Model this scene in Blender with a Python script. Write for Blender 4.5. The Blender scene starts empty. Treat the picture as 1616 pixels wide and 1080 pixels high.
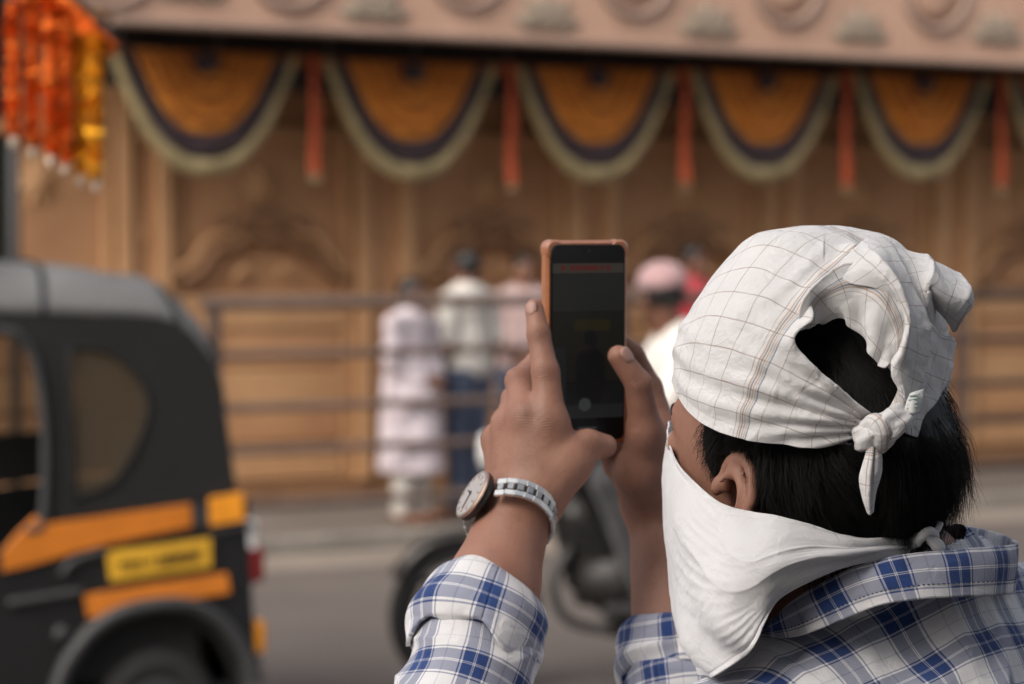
import bpy, bmesh, math, random
import numpy as np
from mathutils import Matrix, Vector, noise as mnoise

random.seed(7)
rng = np.random.default_rng(7)
SC = bpy.context.scene
COL = SC.collection

# ------------------------------------------------------------------ camera
FPX, CX, CY = 85.0 / 36.0 * 1616.0, 808.0, 540.0     # focal length and centre in photo pixels
CAM_Z = 1.68
PITCH = math.atan(140.0 / FPX)                       # horizon lies 140 px above the centre
cam_data = bpy.data.cameras.new('camera')
cam_data.lens = 85.0
cam_data.sensor_width = 36.0
cam_data.clip_start = 0.05
cam_data.clip_end = 500.0
cam_data.dof.use_dof = True
cam_data.dof.focus_distance = 1.655
cam_data.dof.aperture_fstop = 6.2
cam = bpy.data.objects.new('camera', cam_data)
cam.location = (0, 0, CAM_Z)
cam.rotation_euler = (math.pi / 2 - PITCH, 0, 0)
COL.objects.link(cam)
SC.camera = cam

# ------------------------------------------------------------------ sky and sun (hazy, soft light from the left)
SUN_EL, SUN_AZ = math.radians(45), math.radians(-140)   # azimuth from +Y, negative = left of the camera
world = bpy.data.worlds.new('World')
SC.world = world
world.use_nodes = True
wn = world.node_tree.nodes
wl = world.node_tree.links
bg = wn['Background']
sky = wn.new('ShaderNodeTexSky')
sky.sky_type = 'NISHITA'
sky.sun_disc = False
sky.sun_elevation = SUN_EL
sky.sun_rotation = SUN_AZ
sky.air_density = 1.0
sky.dust_density = 7.0
sky.ozone_density = 0.6
hsv = wn.new('ShaderNodeHueSaturation')                 # veiled, greyer sky
hsv.inputs['Saturation'].default_value = 0.45
wl.new(sky.outputs['Color'], hsv.inputs['Color'])
wl.new(hsv.outputs['Color'], bg.inputs['Color'])
bg.inputs['Strength'].default_value = 0.15
sun_data = bpy.data.lights.new('sun', 'SUN')
sun_data.energy = 0.85
sun_data.angle = math.radians(30)
sun_data.color = (1.0, 0.93, 0.85)
sun = bpy.data.objects.new('sun', sun_data)
sd = Vector((math.sin(SUN_AZ) * math.cos(SUN_EL), math.cos(SUN_AZ) * math.cos(SUN_EL), math.sin(SUN_EL)))
sun.rotation_euler = sd.to_track_quat('Z', 'Y').to_euler()
sun.location = (-6, 2, 9)
COL.objects.link(sun)
SC.view_settings.view_transform = 'Standard'
SC.view_settings.look = 'None'
SC.view_settings.exposure = 0.58
SC.view_settings.gamma = 1.0

# ------------------------------------------------------------------ helpers
def A(x):
    return np.asarray(x, dtype=float)

_f = A((0, math.cos(PITCH), -math.sin(PITCH)))
_u = A((0, math.sin(PITCH), math.cos(PITCH)))
def P(px, py, D):
    """point seen at photo pixel (px, py) at depth D metres"""
    return A((0, 0, CAM_Z)) + A(((px - CX) / FPX * D, 0, 0)) + _u * ((CY - py) / FPX * D) + _f * D

def proj(V):
    V = np.atleast_2d(V) - A((0, 0, CAM_Z))
    D = V @ _f
    return np.stack([CX + V[:, 0] / D * FPX, CY - (V @ _u) / D * FPX, D], 1)

def link(o, parent=None):
    COL.objects.link(o)
    if parent is not None:
        o.parent = parent
    return o

def tag(o, label=None, cat=None, group=None, kind=None):
    if label: o['label'] = label
    if cat: o['category'] = cat
    if group: o['group'] = group
    if kind: o['kind'] = kind
    return o

def empty(name, loc, rz=0.0):
    e = bpy.data.objects.new(name, None)
    e.location = tuple(loc)
    e.rotation_euler = (0, 0, rz)
    e.empty_display_size = 0.1
    COL.objects.link(e)
    return e

def mk(name, V, F, mat, parent=None, uv=None, smooth=True, origin=None, attrs=None):
    """one mesh object; V are in the parent's local frame, or in world space when origin (the parent's place) is given"""
    V = A(V)
    if origin is not None:
        V = V - A(origin)
    me = bpy.data.meshes.new(name)
    me.from_pydata(V.tolist(), [], [tuple(int(i) for i in f) for f in F])
    me.update()
    if mat is not None:
        me.materials.append(mat)
    if smooth:
        me.polygons.foreach_set('use_smooth', [True] * len(me.polygons))
    if uv is not None:
        l = me.uv_layers.new(name='UVMap')
        idx = np.empty(len(me.loops), dtype=np.int32)
        me.loops.foreach_get('vertex_index', idx)
        l.data.foreach_set('uv', A(uv)[idx].astype(np.float32).ravel())
    if attrs:
        for k, v in attrs.items():
            a = me.attributes.new(k, 'FLOAT', 'POINT')
            a.data.foreach_set('value', A(v).astype(np.float32))
    o = bpy.data.objects.new(name, me)
    return link(o, parent)

class G:
    """collects simple shapes that become one mesh"""
    def __init__(s):
        s.v, s.f = [], []
    def add(s, V, F):
        n = len(s.v)
        s.v.extend([tuple(x) for x in V])
        s.f.extend([tuple(i + n for i in f) for f in F])
        return s
    def box(s, x0, x1, y0, y1, z0, z1, b=0.0, M=None):
        V, F = boxg(x0, x1, y0, y1, z0, z1, b)
        if M is not None:
            V = [tuple(M @ Vector(v)) for v in V]
        return s.add(V, F)
    def tube(s, pts, r, n=8, cap=True):
        return s.add(*tubeg(pts, r, n, cap))
    def build(s, name, mat, parent=None, smooth=False, origin=None):
        return mk(name, s.v, s.f, mat, parent, smooth=smooth, origin=origin)

def boxg(x0, x1, y0, y1, z0, z1, b=0.0):
    if b <= 0:
        V = [(x0,y0,z0),(x1,y0,z0),(x1,y1,z0),(x0,y1,z0),(x0,y0,z1),(x1,y0,z1),(x1,y1,z1),(x0,y1,z1)]
        F = [(0,3,2,1),(4,5,6,7),(0,1,5,4),(1,2,6,5),(2,3,7,6),(3,0,4,7)]
        return V, F
    lo, hi = (x0, y0, z0), (x1, y1, z1)
    V, idx = [], {}
    for sx in (0, 1):
        for sy in (0, 1):
            for sz in (0, 1):
                s_ = (sx, sy, sz)
                for ax in range(3):
                    p = []
                    for k in range(3):
                        e = hi[k] if s_[k] else lo[k]
                        if k != ax:
                            e += -b if s_[k] else b
                        p.append(e)
                    idx[(s_, ax)] = len(V)
                    V.append(tuple(p))
    F = []
    c = Vector(((x0+x1)/2, (y0+y1)/2, (z0+z1)/2))
    def face(ids):
        pts = [Vector(V[i]) for i in ids]
        m = sum(pts, Vector()) / len(pts)
        n = Vector()
        for i in range(1, len(pts) - 1):
            n += (pts[i] - pts[0]).cross(pts[i+1] - pts[0])
        F.append(tuple(ids) if n.dot(m - c) > 0 else tuple(reversed(ids)))
    for ax in range(3):
        o1, o2 = (ax+1) % 3, (ax+2) % 3
        for s0 in (0, 1):
            def S(a, b_):
                s_ = [0,0,0]; s_[ax] = s0; s_[o1] = a; s_[o2] = b_
                return tuple(s_)
            face([idx[(S(0,0),ax)], idx[(S(1,0),ax)], idx[(S(1,1),ax)], idx[(S(0,1),ax)]])
    for ax in range(3):
        o1, o2 = (ax+1) % 3, (ax+2) % 3
        for a in (0, 1):
            for b_ in (0, 1):
                def S(t):
                    s_ = [0,0,0]; s_[ax] = t; s_[o1] = a; s_[o2] = b_
                    return tuple(s_)
                face([idx[(S(0),o1)], idx[(S(1),o1)], idx[(S(1),o2)], idx[(S(0),o2)]])
    for sx in (0, 1):
        for sy in (0, 1):
            for sz in (0, 1):
                face([idx[((sx,sy,sz),0)], idx[((sx,sy,sz),1)], idx[((sx,sy,sz),2)]])
    return V, F

def cr(pts, n, closed=False):
    """Catmull-Rom resampling of a list of points to n points (uniform in parameter)"""
    pts = A(pts)
    m = len(pts)
    if closed:
        t = np.linspace(0, m, n, endpoint=False)
    else:
        t = np.linspace(0, m - 1, n)
    i = np.floor(t).astype(int)
    if not closed:
        i = np.clip(i, 0, m - 2)
    u = (t - i)
    if closed:
        g = lambda k: pts[(i + k) % m]
    else:
        ext = np.concatenate([[2*pts[0]-pts[1]], pts, [2*pts[-1]-pts[-2]]])
        g = lambda k: ext[i + k + 1]
    p0, p1, p2, p3 = g(-1), g(0), g(1), g(2)
    u = u.reshape((-1,) + (1,) * (pts.ndim - 1))
    return 0.5 * (2*p1 + (p2-p0)*u + (2*p0-5*p1+4*p2-p3)*u*u + (3*p1-p0-3*p2+p3)*u*u*u)

def frames(pts):
    pts = A(pts)
    T = np.gradient(pts, axis=0)
    T /= np.linalg.norm(T, axis=1)[:, None] + 1e-12
    ref = A((0.0, -1.0, 0.0)) if abs(T[0][1]) < 0.9 else A((1.0, 0, 0))
    N = []
    n = ref - T[0] * (ref @ T[0]); n /= np.linalg.norm(n)
    for t in T:
        n = n - t * (n @ t); n /= np.linalg.norm(n) + 1e-12
        N.append(n)
    N = A(N)
    return T, N, np.cross(T, N)

def tubeg(pts, r, n=8, cap=True):
    pts = A(pts)
    m = len(pts)
    r = np.broadcast_to(A(r), (m,))
    T, N, B = frames(pts)
    a = np.linspace(0, 2*math.pi, n, endpoint=False)
    V = (pts[:, None] + r[:, None, None] * (np.cos(a)[None, :, None] * N[:, None] + np.sin(a)[None, :, None] * B[:, None])).reshape(-1, 3)
    F = []
    for i in range(m - 1):
        for j in range(n):
            k = (j + 1) % n
            F.append((i*n+j, i*n+k, (i+1)*n+k, (i+1)*n+j))
    V = V.tolist()
    if cap:
        F.append(tuple(range(n))[::-1])
        F.append(tuple((m-1)*n + j for j in range(n)))
    return V, F

def gridf(nu, nv, cu=False, cv=False):
    F = []
    for i in range(nu if cu else nu - 1):
        for j in range(nv if cv else nv - 1):
            i2, j2 = (i+1) % nu, (j+1) % nv
            F.append((i*nv+j, i2*nv+j, i2*nv+j2, i*nv+j2))
    return F

def net(rows, nu, nv, cu=False, cv=False):
    """smooth grid (nu x nv x 3) through a control net rows[i][j]"""
    g = cr(A(rows), nu, cu)
    g = cr(np.swapaxes(g, 0, 1), nv, cv)
    return np.swapaxes(g, 0, 1)

def grid_uv(g):
    du = np.linalg.norm(np.diff(g, axis=0), axis=2).mean(1)
    dv = np.linalg.norm(np.diff(g, axis=1), axis=2).mean(0)
    u = np.concatenate([[0], np.cumsum(du)]); v = np.concatenate([[0], np.cumsum(dv)])
    return np.stack(np.broadcast_arrays(u[:, None], v[None, :]), 2).reshape(-1, 2)

def grid_normals(g):
    du = np.gradient(g, axis=0); dv = np.gradient(g, axis=1)
    n = np.cross(du, dv)
    return n / (np.linalg.norm(n, axis=2)[..., None] + 1e-12)

def lathe(prof, n=24, axis='z'):
    V, F = [], []
    for (r, z) in prof:
        for k in range(n):
            a = 2*math.pi*k/n
            V.append((r*math.cos(a), r*math.sin(a), z))
    m = len(prof)
    for i in range(m-1):
        for j in range(n):
            k = (j+1) % n
            F.append((i*n+j, i*n+k, (i+1)*n+k, (i+1)*n+j))
    F.append(tuple(range(n))[::-1]); F.append(tuple((m-1)*n+j for j in range(n)))
    if axis == 'y':
        V = [(x, -z, y) for x, y, z in V]
    if axis == 'x':
        V = [(z, x, y) for x, y, z in V]
    return V, F

def poly_holes(outer, holes, depth, bevel=0.0):
    """a flat plate (x, z outline with holes) as mesh data; thickness along y from 0 to depth"""
    cu = bpy.data.curves.new('tmp', 'CURVE')
    cu.dimensions = '2D'; cu.fill_mode = 'BOTH'; cu.extrude = depth / 2; cu.bevel_depth = bevel
    for poly in [outer] + list(holes):
        sp = cu.splines.new('POLY')
        sp.points.add(len(poly) - 1)
        for q, (x, z) in zip(sp.points, poly):
            q.co = (x, z, 0, 1)
        sp.use_cyclic_u = True
    o = bpy.data.objects.new('tmp', cu)
    COL.objects.link(o)
    dg = bpy.context.evaluated_depsgraph_get()
    me = bpy.data.meshes.new_from_object(o.evaluated_get(dg))
    V = [(v.co.x, depth/2 + v.co.z * -1, v.co.y) for v in me.vertices]
    F = [tuple(p.vertices) for p in me.polygons]
    bpy.data.objects.remove(o); bpy.data.curves.remove(cu); bpy.data.meshes.remove(me)
    return V, F

def textg(s, size, depth=0.001):
    cu = bpy.data.curves.new('tmp', 'FONT')
    cu.body = s; cu.size = size; cu.extrude = depth; cu.align_x = 'CENTER'; cu.align_y = 'CENTER'
    o = bpy.data.objects.new('tmp', cu)
    COL.objects.link(o)
    dg = bpy.context.evaluated_depsgraph_get()
    me = bpy.data.meshes.new_from_object(o.evaluated_get(dg))
    V = [(v.co.x, -v.co.z, v.co.y) for v in me.vertices]
    F = [tuple(p.vertices) for p in me.polygons]
    bpy.data.objects.remove(o); bpy.data.curves.remove(cu); bpy.data.meshes.remove(me)
    return V, F

def copy_tree(o, parent=None):
    c = o.copy()
    COL.objects.link(c)
    c.parent = parent
    for ch in [x for x in o.children]:
        copy_tree(ch, c)
    return c

def vnoise(V, scale, seed=0.0, oct=2):
    """smooth value noise at many points, vectorised (trilinear on a hashed lattice)"""
    V = A(V) * scale + seed * 17.31
    out = np.zeros(len(V)); amp = 1.0; tot = 0.0
    for _ in range(oct):
        i = np.floor(V).astype(np.int64); f = V - i; f = f*f*(3-2*f)
        acc = np.zeros(len(V))
        for dx in (0, 1):
            for dy in (0, 1):
                for dz in (0, 1):
                    h = (i[:,0]+dx)*73856093 ^ (i[:,1]+dy)*19349663 ^ (i[:,2]+dz)*83492791
                    h = (h * 2654435761) & 0xffffffff
                    h = ((h ^ (h >> 15)) * 2246822519) & 0xffffffff
                    h = (h ^ (h >> 13)) & 0xffff
                    w = np.abs(1-dx-f[:,0]) * np.abs(1-dy-f[:,1]) * np.abs(1-dz-f[:,2])
                    acc += w * (h / 32767.5 - 1.0)
        out += amp * acc; tot += amp
        amp *= 0.5; V = V * 2.03 + 5.7
    return out / tot

# ------------------------------------------------------------------ implicit bodies (smooth unions meshed with surface nets)
def smin(a, b, k):
    if k <= 0:
        return np.minimum(a, b)
    h = np.clip(0.5 + 0.5 * (b - a) / k, 0, 1)
    return b * (1 - h) + a * h - k * h * (1 - h)

class Cone:
    def __init__(s, a, b, ra, rb, k=0.01):
        s.a, s.b, s.ra, s.rb, s.k = A(a), A(b), ra, rb, k
        r = max(ra, rb)
        s.lo = np.minimum(s.a, s.b) - r; s.hi = np.maximum(s.a, s.b) + r
    def __call__(s, p):
        ba = s.b - s.a
        q = p - s.a
        t = np.clip(q @ ba / (ba @ ba + 1e-12), 0, 1)
        return np.linalg.norm(q - t[:, None] * ba, axis=1) - (s.ra + t * (s.rb - s.ra))

class Ell:
    def __init__(s, c, r, R=None, k=0.01):
        s.c, s.r, s.k = A(c), A(r), k
        s.R = np.eye(3) if R is None else A(R)          # columns = local axes in world
        e = np.abs(s.R) @ s.r
        s.lo, s.hi = s.c - e, s.c + e
    def __call__(s, p):
        q = (p - s.c) @ s.R
        k0 = np.linalg.norm(q / s.r, axis=1); k1 = np.linalg.norm(q / (s.r * s.r), axis=1) + 1e-9
        return k0 * (k0 - 1.0) / k1

class Sub:
    """carve a shape away"""
    def __init__(s, prim, k=0.004):
        s.prim, s.k = prim, k
        s.lo, s.hi = prim.lo, prim.hi
    def __call__(s, p):
        return s.prim(p)

class Un:
    """union of prims with its own smoothing, joined to the rest with k"""
    def __init__(s, prims, kin, k):
        s.prims, s.kin, s.k = prims, kin, k
        s.lo = np.min([q.lo for q in prims], 0); s.hi = np.max([q.hi for q in prims], 0)
    def __call__(s, p):
        d = s.prims[0](p)
        for q in s.prims[1:]:
            d = smin(d, q(p), q.k if s.kin is None else s.kin)
        return d

def field(p, prims, lo=None, hi=None, m=0.03):
    d = None
    for q in prims:
        if lo is not None and (np.any(q.lo - m > hi) or np.any(q.hi + m < lo)):
            continue
        e = q(p)
        if isinstance(q, Sub):
            if d is not None:
                d = -smin(-d, e, q.k)
        else:
            d = e if d is None else smin(d, e, q.k)
    return np.full(len(p), 1.0) if d is None else d

def mesh_sdf(prims, h, n=20, disp=None):
    """surface nets on sparse blocks -> vertices, quads"""
    lo = np.min([q.lo for q in prims], 0) - 4*h
    hi = np.max([q.hi for q in prims], 0) + 4*h
    B = n * h
    blocks = set()
    for q in prims:
        if isinstance(q, Sub): continue
        a = np.floor((q.lo - 0.012 - lo) / B).astype(int); b = np.floor((q.hi + 0.012 - lo) / B).astype(int)
        for i in range(max(a[0],0), b[0]+1):
            for j in range(max(a[1],0), b[1]+1):
                for k in range(max(a[2],0), b[2]+1):
                    blocks.add((i, j, k))
    NB = 1 << 20
    r = np.arange(n + 1)
    ii, jj, kk = np.meshgrid(r, r, r, indexing='ij')
    base = np.stack([ii.ravel(), jj.ravel(), kk.ravel()], 1)
    keys_all, vert_all, edge_all = [], [], []
    corner = [(0,0,0),(1,0,0),(0,1,0),(1,1,0),(0,0,1),(1,0,1),(0,1,1),(1,1,1)]
    edges = [(0,1),(2,3),(4,5),(6,7),(0,2),(1,3),(4,6),(5,7),(0,4),(1,5),(2,6),(3,7)]
    key = lambda c: (c[...,0].astype(np.int64) * NB + c[...,1]) * NB + c[...,2]
    for b in sorted(blocks):
        o = A(b) * n
        p = lo + (base + o) * h
        l0, h0 = p[0], p[-1]
        near = False
        d = field(p, prims, l0, h0)
        if disp is not None:
            d = d + disp(p)
        if d.min() > 0 or d.max() < 0:
            continue
        d = d.reshape(n+1, n+1, n+1)
        c8 = [d[x:n+x, y:n+y, z:n+z] for x, y, z in corner]
        ins = sum((c < 0).astype(int) for c in c8)
        act = np.argwhere((ins > 0) & (ins < 8))
        if len(act):
            vals = np.stack([c[act[:,0], act[:,1], act[:,2]] for c in c8], 1)
            acc = np.zeros((len(act), 3)); cnt = np.zeros(len(act))
            for e0, e1 in edges:
                v0, v1 = vals[:, e0], vals[:, e1]
                x = (v0 < 0) != (v1 < 0)
                t = np.where(x, v0 / np.where(np.abs(v0 - v1) < 1e-12, 1, v0 - v1), 0)
                pt = A(corner[e0]) + t[:, None] * (A(corner[e1]) - A(corner[e0]))
                acc += np.where(x[:, None], pt, 0); cnt += x
            vert_all.append(lo + (act + o + acc / cnt[:, None]) * h)
            keys_all.append(key((act + o).astype(np.int64)))
        for ax in range(3):
            s0 = [slice(0, n)] * 3; s1 = [slice(0, n)] * 3; s1[ax] = slice(1, n + 1)
            a0, a1 = d[tuple(s0)] < 0, d[tuple(s1)] < 0
            for flip, msk in ((0, a0 & ~a1), (1, ~a0 & a1)):
                e = np.argwhere(msk)
                if len(e):
                    edge_all.append((ax, flip, (e + o).astype(np.int64)))
    keys = np.concatenate(keys_all); V = np.concatenate(vert_all)
    od = np.argsort(keys); keys = keys[od]; V = V[od]
    Q = []
    for ax, flip, e in edge_all:
        o1, o2 = (ax+1) % 3, (ax+2) % 3
        cs = []
        for d1, d2 in ((-1,-1),(0,-1),(0,0),(-1,0)):
            c = e.copy(); c[:, o1] += d1; c[:, o2] += d2
            cs.append(key(c))
        ks = np.stack(cs, 1)
        ix = np.searchsorted(keys, ks); ix = np.clip(ix, 0, len(keys)-1)
        ok = (keys[ix] == ks).all(1)
        q = ix[ok]
        Q.append(q[:, ::-1] if flip else q)
    return V, np.concatenate(Q)

def vert_normals(V, Q):
    Q = A(Q).astype(int)
    fn = np.cross(V[Q[:,2]] - V[Q[:,0]], V[Q[:,3]] - V[Q[:,1]])
    N = np.zeros_like(V)
    for k in range(4):
        np.add.at(N, Q[:, k], fn)
    return N / (np.linalg.norm(N, axis=1)[:, None] + 1e-12)

def relax(V, Q, it=2, lam=0.5):
    Q = A(Q).astype(int)
    e = np.concatenate([Q[:, [0,1]], Q[:, [1,2]], Q[:, [2,3]], Q[:, [3,0]]])
    for _ in range(it):
        S = np.zeros_like(V); c = np.zeros(len(V))
        np.add.at(S, e[:,0], V[e[:,1]]); np.add.at(c, e[:,0], 1)
        np.add.at(S, e[:,1], V[e[:,0]]); np.add.at(c, e[:,1], 1)
        V = V + lam * (S / np.maximum(c, 1)[:, None] - V)
    return V

# ------------------------------------------------------------------ materials
class NT:
    """tiny node helper"""
    def __init__(s, name):
        s.m = bpy.data.materials.new(name); s.m.use_nodes = True
        s.t = s.m.node_tree; s.n = s.t.nodes; s.b = s.n['Principled BSDF']
    def new(s, kind, **kw):
        q = s.n.new(kind)
        for k, v in kw.items():
            setattr(q, k, v)
        return q
    def put(s, sock, v):
        if isinstance(v, bpy.types.NodeSocket):
            s.t.links.new(v, sock)
        elif v is not None:
            sock.default_value = v
    def math(s, op, a, b=None, c=None, clamp=False):
        q = s.new('ShaderNodeMath', operation=op, use_clamp=clamp)
        s.put(q.inputs[0], a)
        if b is not None: s.put(q.inputs[1], b)
        if c is not None: s.put(q.inputs[2], c)
        return q.outputs[0]
    def mix(s, f, a, b):
        q = s.new('ShaderNodeMix', data_type='RGBA')
        s.put(q.inputs[0], f); s.put(q.inputs[6], a); s.put(q.inputs[7], b)
        return q.outputs[2]
    def noise(s, scale, detail=4, rough=0.55, vec=None, dist=0.0):
        q = s.new('ShaderNodeTexNoise')
        q.inputs['Scale'].default_value = scale; q.inputs['Detail'].default_value = detail
        q.inputs['Roughness'].default_value = rough; q.inputs['Distortion'].default_value = dist
        s.put(q.inputs['Vector'], vec if vec is not None else s.obj())
        return q.outputs['Fac']
    def obj(s):
        if not hasattr(s, '_tc'): s._tc = s.new('ShaderNodeTexCoord')
        return s._tc.outputs['Object']
    def uv(s):
        s.obj()
        return s._tc.outputs['UV']
    def ramp(s, f, stops):
        q = s.new('ShaderNodeValToRGB')
        cr_ = q.color_ramp
        while len(cr_.elements) < len(stops): cr_.elements.new(0.5)
        for e, (p, c) in zip(cr_.elements, stops):
            e.position = p; e.color = tuple(c) + (1,) if len(c) == 3 else c
        s.put(q.inputs[0], f)
        return q.outputs[0]
    def bump(s, h, strength=0.3, dist=0.002, normal=None):
        q = s.new('ShaderNodeBump')
        q.inputs['Strength'].default_value = strength; q.inputs['Distance'].default_value = dist
        s.put(q.inputs['Height'], h)
        if normal is not None: s.put(q.inputs['Normal'], normal)
        s.put(s.b.inputs['Normal'], q.outputs[0])
        return q.outputs[0]
    def set(s, **kw):
        for k, v in kw.items():
            s.put(s.b.inputs[k.replace('_', ' ')], v)
        return s

def c4(c): return tuple(c) + (1.0,)

def simple(name, col, rough=0.6, var=0.18, scale=6.0, bump=0.15, bdist=0.002, metal=0.0, coat=0.0, fine=None):
    """plain coloured material with blotchy variation and a fine bump"""
    t = NT(name)
    n1 = t.noise(scale, 5)
    lo = [c * (1 - var) for c in col]; hi = [min(1, c * (1 + var)) for c in col]
    t.set(Base_Color=t.ramp(n1, [(0.3, lo), (0.7, hi)]), Metallic=metal)
    t.set(Roughness=t.math('MULTIPLY_ADD', t.noise(scale * 3, 3), 0.2, max(0.0, rough - 0.1)))
    if coat: t.b.inputs['Coat Weight'].default_value = coat
    if bump: t.bump(t.noise(fine or scale * 12, 3), bump, bdist)
    return t.m
# ================================================================== the street: frame of the far kerb line
_k0 = P(400, 880, CAM_Z / math.cos(PITCH) * 0 + 1.68 * FPX / 480.0); _k1 = P(1550, 805, 1.68 * FPX / 405.0)
ALPHA = math.atan2(_k1[1] - _k0[1], _k1[0] - _k0[0])
WD = A((math.cos(ALPHA), math.sin(ALPHA), 0)); WN = A((-math.sin(ALPHA), math.cos(ALPHA), 0))
WO = A((_k0[0], _k0[1], 0))
WO = WO + WD * (-WO[0] / WD[0])                      # origin of the frame where the kerb crosses the view's middle
def W(t, dep, z): return WO + WD * t + WN * dep + A((0, 0, z))
def tpx(px, dep, z=1.5):
    """how far along the kerb line (at depth dep behind it) the photo column px lies"""
    r = (px - CX) / FPX
    o = WO + WN * dep
    Y0 = o[1] * math.cos(PITCH) + (CAM_Z - z) * math.sin(PITCH)
    return (r * Y0 - o[0]) / (WD[0] - r * WD[1] * math.cos(PITCH))
def zpx(px, py, dep):
    z = 1.5
    for _ in range(4):
        D = proj(W(tpx(px, dep, z), dep, z))[0][2]
        z = P(px, py, D)[2]
    return z

def root_on_wall(name, t, dep, z):
    return empty(name, W(t, dep, z), ALPHA)

# ------------------------------------------------------------------ materials of the setting
def asphalt():
    t = NT('asphalt')
    n1 = t.noise(0.55, 6, 0.6); n2 = t.noise(38, 4, 0.7); n3 = t.noise(4, 4, 0.6, dist=0.6)
    col = t.ramp(n1, [(0.3, (0.095, 0.077, 0.067)), (0.7, (0.13, 0.107, 0.094))])
    col = t.mix(t.math('MULTIPLY', n2, 0.5), col, c4((0.055, 0.05, 0.047)))
    col = t.mix(t.math('SMOOTHSTEP', n3, 0.58, 0.75) if False else t.math('GREATER_THAN', n3, 0.66), col, c4((0.07, 0.06, 0.055)))
    t.set(Base_Color=col, Roughness=0.85)
    t.bump(n2, 0.5, 0.006)
    return t.m
M_ASPHALT = asphalt()
M_GUTTER = simple('dusty concrete', (0.20, 0.165, 0.135), 0.9, 0.22, 1.6, 0.4, 0.004, fine=60)
M_KERB = simple('kerb stone', (0.2, 0.175, 0.15), 0.85, 0.3, 2.2, 0.5, 0.006, fine=40)
M_PAVE = simple('pavement', (0.16, 0.135, 0.115), 0.9, 0.25, 1.3, 0.4, 0.005, fine=45)

def carved(name, lo, hi):
    t = NT(name)
    n1 = t.noise(1.7, 6, 0.62); n2 = t.noise(22, 5, 0.65); n3 = t.noise(7, 5, 0.6, dist=1.2)
    col = t.ramp(n1, [(0.28, lo), (0.72, hi)])
    col = t.mix(t.math('MULTIPLY', n3, 0.35), col, c4([c * 0.55 for c in lo]))
    t.set(Base_Color=col, Roughness=0.72)
    t.bump(n2, 0.4, 0.006)
    return t.m
M_WALL = carved('carved brown board', (0.41, 0.20, 0.095), (0.58, 0.315, 0.15))
M_WALL2 = carved('carved brown relief', (0.45, 0.235, 0.11), (0.62, 0.36, 0.175))
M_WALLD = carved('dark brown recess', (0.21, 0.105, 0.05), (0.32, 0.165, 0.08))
M_FASCIA = carved('pinkish fascia', (0.47, 0.285, 0.20), (0.62, 0.39, 0.28))
M_RING = carved('brown medallion rim', (0.30, 0.205, 0.16), (0.40, 0.28, 0.22))
M_PETAL = simple('weathered grey gilt', (0.30, 0.235, 0.175), 0.55, 0.45, 9, 0.3)
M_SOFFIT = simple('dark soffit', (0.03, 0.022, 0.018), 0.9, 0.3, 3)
M_RAIL = simple('painted steel rail', (0.075, 0.048, 0.038), 0.8, 0.3, 4, 0.15)
M_POLE = simple('grey steel pole', (0.07, 0.065, 0.064), 0.6, 0.2, 4)

# ------------------------------------------------------------------ ground
R_ = 260.0
V, F = [], []
n = 40
for i in range(n + 1):
    for j in range(n + 1):
        V.append((-R_ + 2*R_*i/n, -R_ + 2*R_*j/n, 0.0))
road = mk('road', V, gridf(n + 1, n + 1), M_ASPHALT, smooth=False)
tag(road, kind='structure')
gut = G().box(-30, 40, -0.62, -0.002, -0.02, 0.004).build('gutter_strip', M_GUTTER)
gut.location = tuple(WO); gut.rotation_euler = (0, 0, ALPHA); tag(gut, kind='structure')
pav = G().box(-30, 40, 0.16, 9.0, -0.05, 0.085).build('pavement', M_PAVE)
pav.location = tuple(WO); pav.rotation_euler = (0, 0, ALPHA); tag(pav, kind='structure')
V, F = boxg(0.004, 0.596, 0.0, 0.16, -0.04, 0.1, 0.012)
ks = None
for i in range(-9, 17):
    if ks is None:
        ks = mk('kerb_stone', V, F, M_KERB, pav, smooth=False); o = ks
    else:
        o = ks.copy(); link(o, pav)
    o.location = (i * 0.6, random.uniform(-0.006, 0.004), random.uniform(-0.008, 0.004))
    o.rotation_euler = (0, random.uniform(-.004, .004), random.uniform(-.006, .006))

# ------------------------------------------------------------------ carved wall behind the railing
WDEP = 1.55
TL, TR = tpx(36, WDEP), tpx(1900, WDEP)
wall = root_on_wall('carved_wall', (TL + TR) / 2, WDEP, 0.085)
tag(wall, 'brown carved decorative wall with pilasters and cusped arches under the canopy', 'wall')
TC = (TL + TR) / 2
def wl_(px): return tpx(px, WDEP) - TC                 # photo column -> wall-local x
G().box(TL - TC, TR - TC, 0.05, 0.25, 0.0, 3.3).build('backing_panel', M_WALL, wall)
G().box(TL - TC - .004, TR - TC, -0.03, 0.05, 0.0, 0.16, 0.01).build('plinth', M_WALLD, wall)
bays = [(-60, 185), (267, 560), (650, 895), (968, 1200), (1252, 1472), (1532, 1720), (1775, 1900)]
def wbox(name, mat, x0, x1, y0, y1, z0, z1, b=0.008):
    return G().box(x0, x1, y0, y1, z0, z1, b).build(name, mat, wall)
def pilaster(xa, xb):
    w = xb - xa
    wbox('pilaster', M_WALL, xa + .03, xb - .03, 0.0, 0.05, 0.17, 3.2)
    for x0 in (xa, xb - w * 0.26):
        wbox('pilaster_fillet', M_WALL2, x0, x0 + w * 0.26, -0.06, 0.05, 0.165, 3.22)
    for z in (0.5, 1.1, 1.7, 2.3):
        Vd, Fd = [], []
        for k in range(12):
            a = 2*math.pi*k/12
            Vd.append(((xa+xb)/2 + .05*math.cos(a)*(1.0 if k % 2 else .6), -0.004, z + .11*math.sin(a)*(1.0 if k % 2 else .6)))
        Vd.append(((xa+xb)/2, -0.03, z))
        Fd = [(k, (k+1) % 12, 12) for k in range(12)]
        mk('pilaster_rosette', Vd, Fd, M_WALL2, wall, smooth=False)
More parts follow.
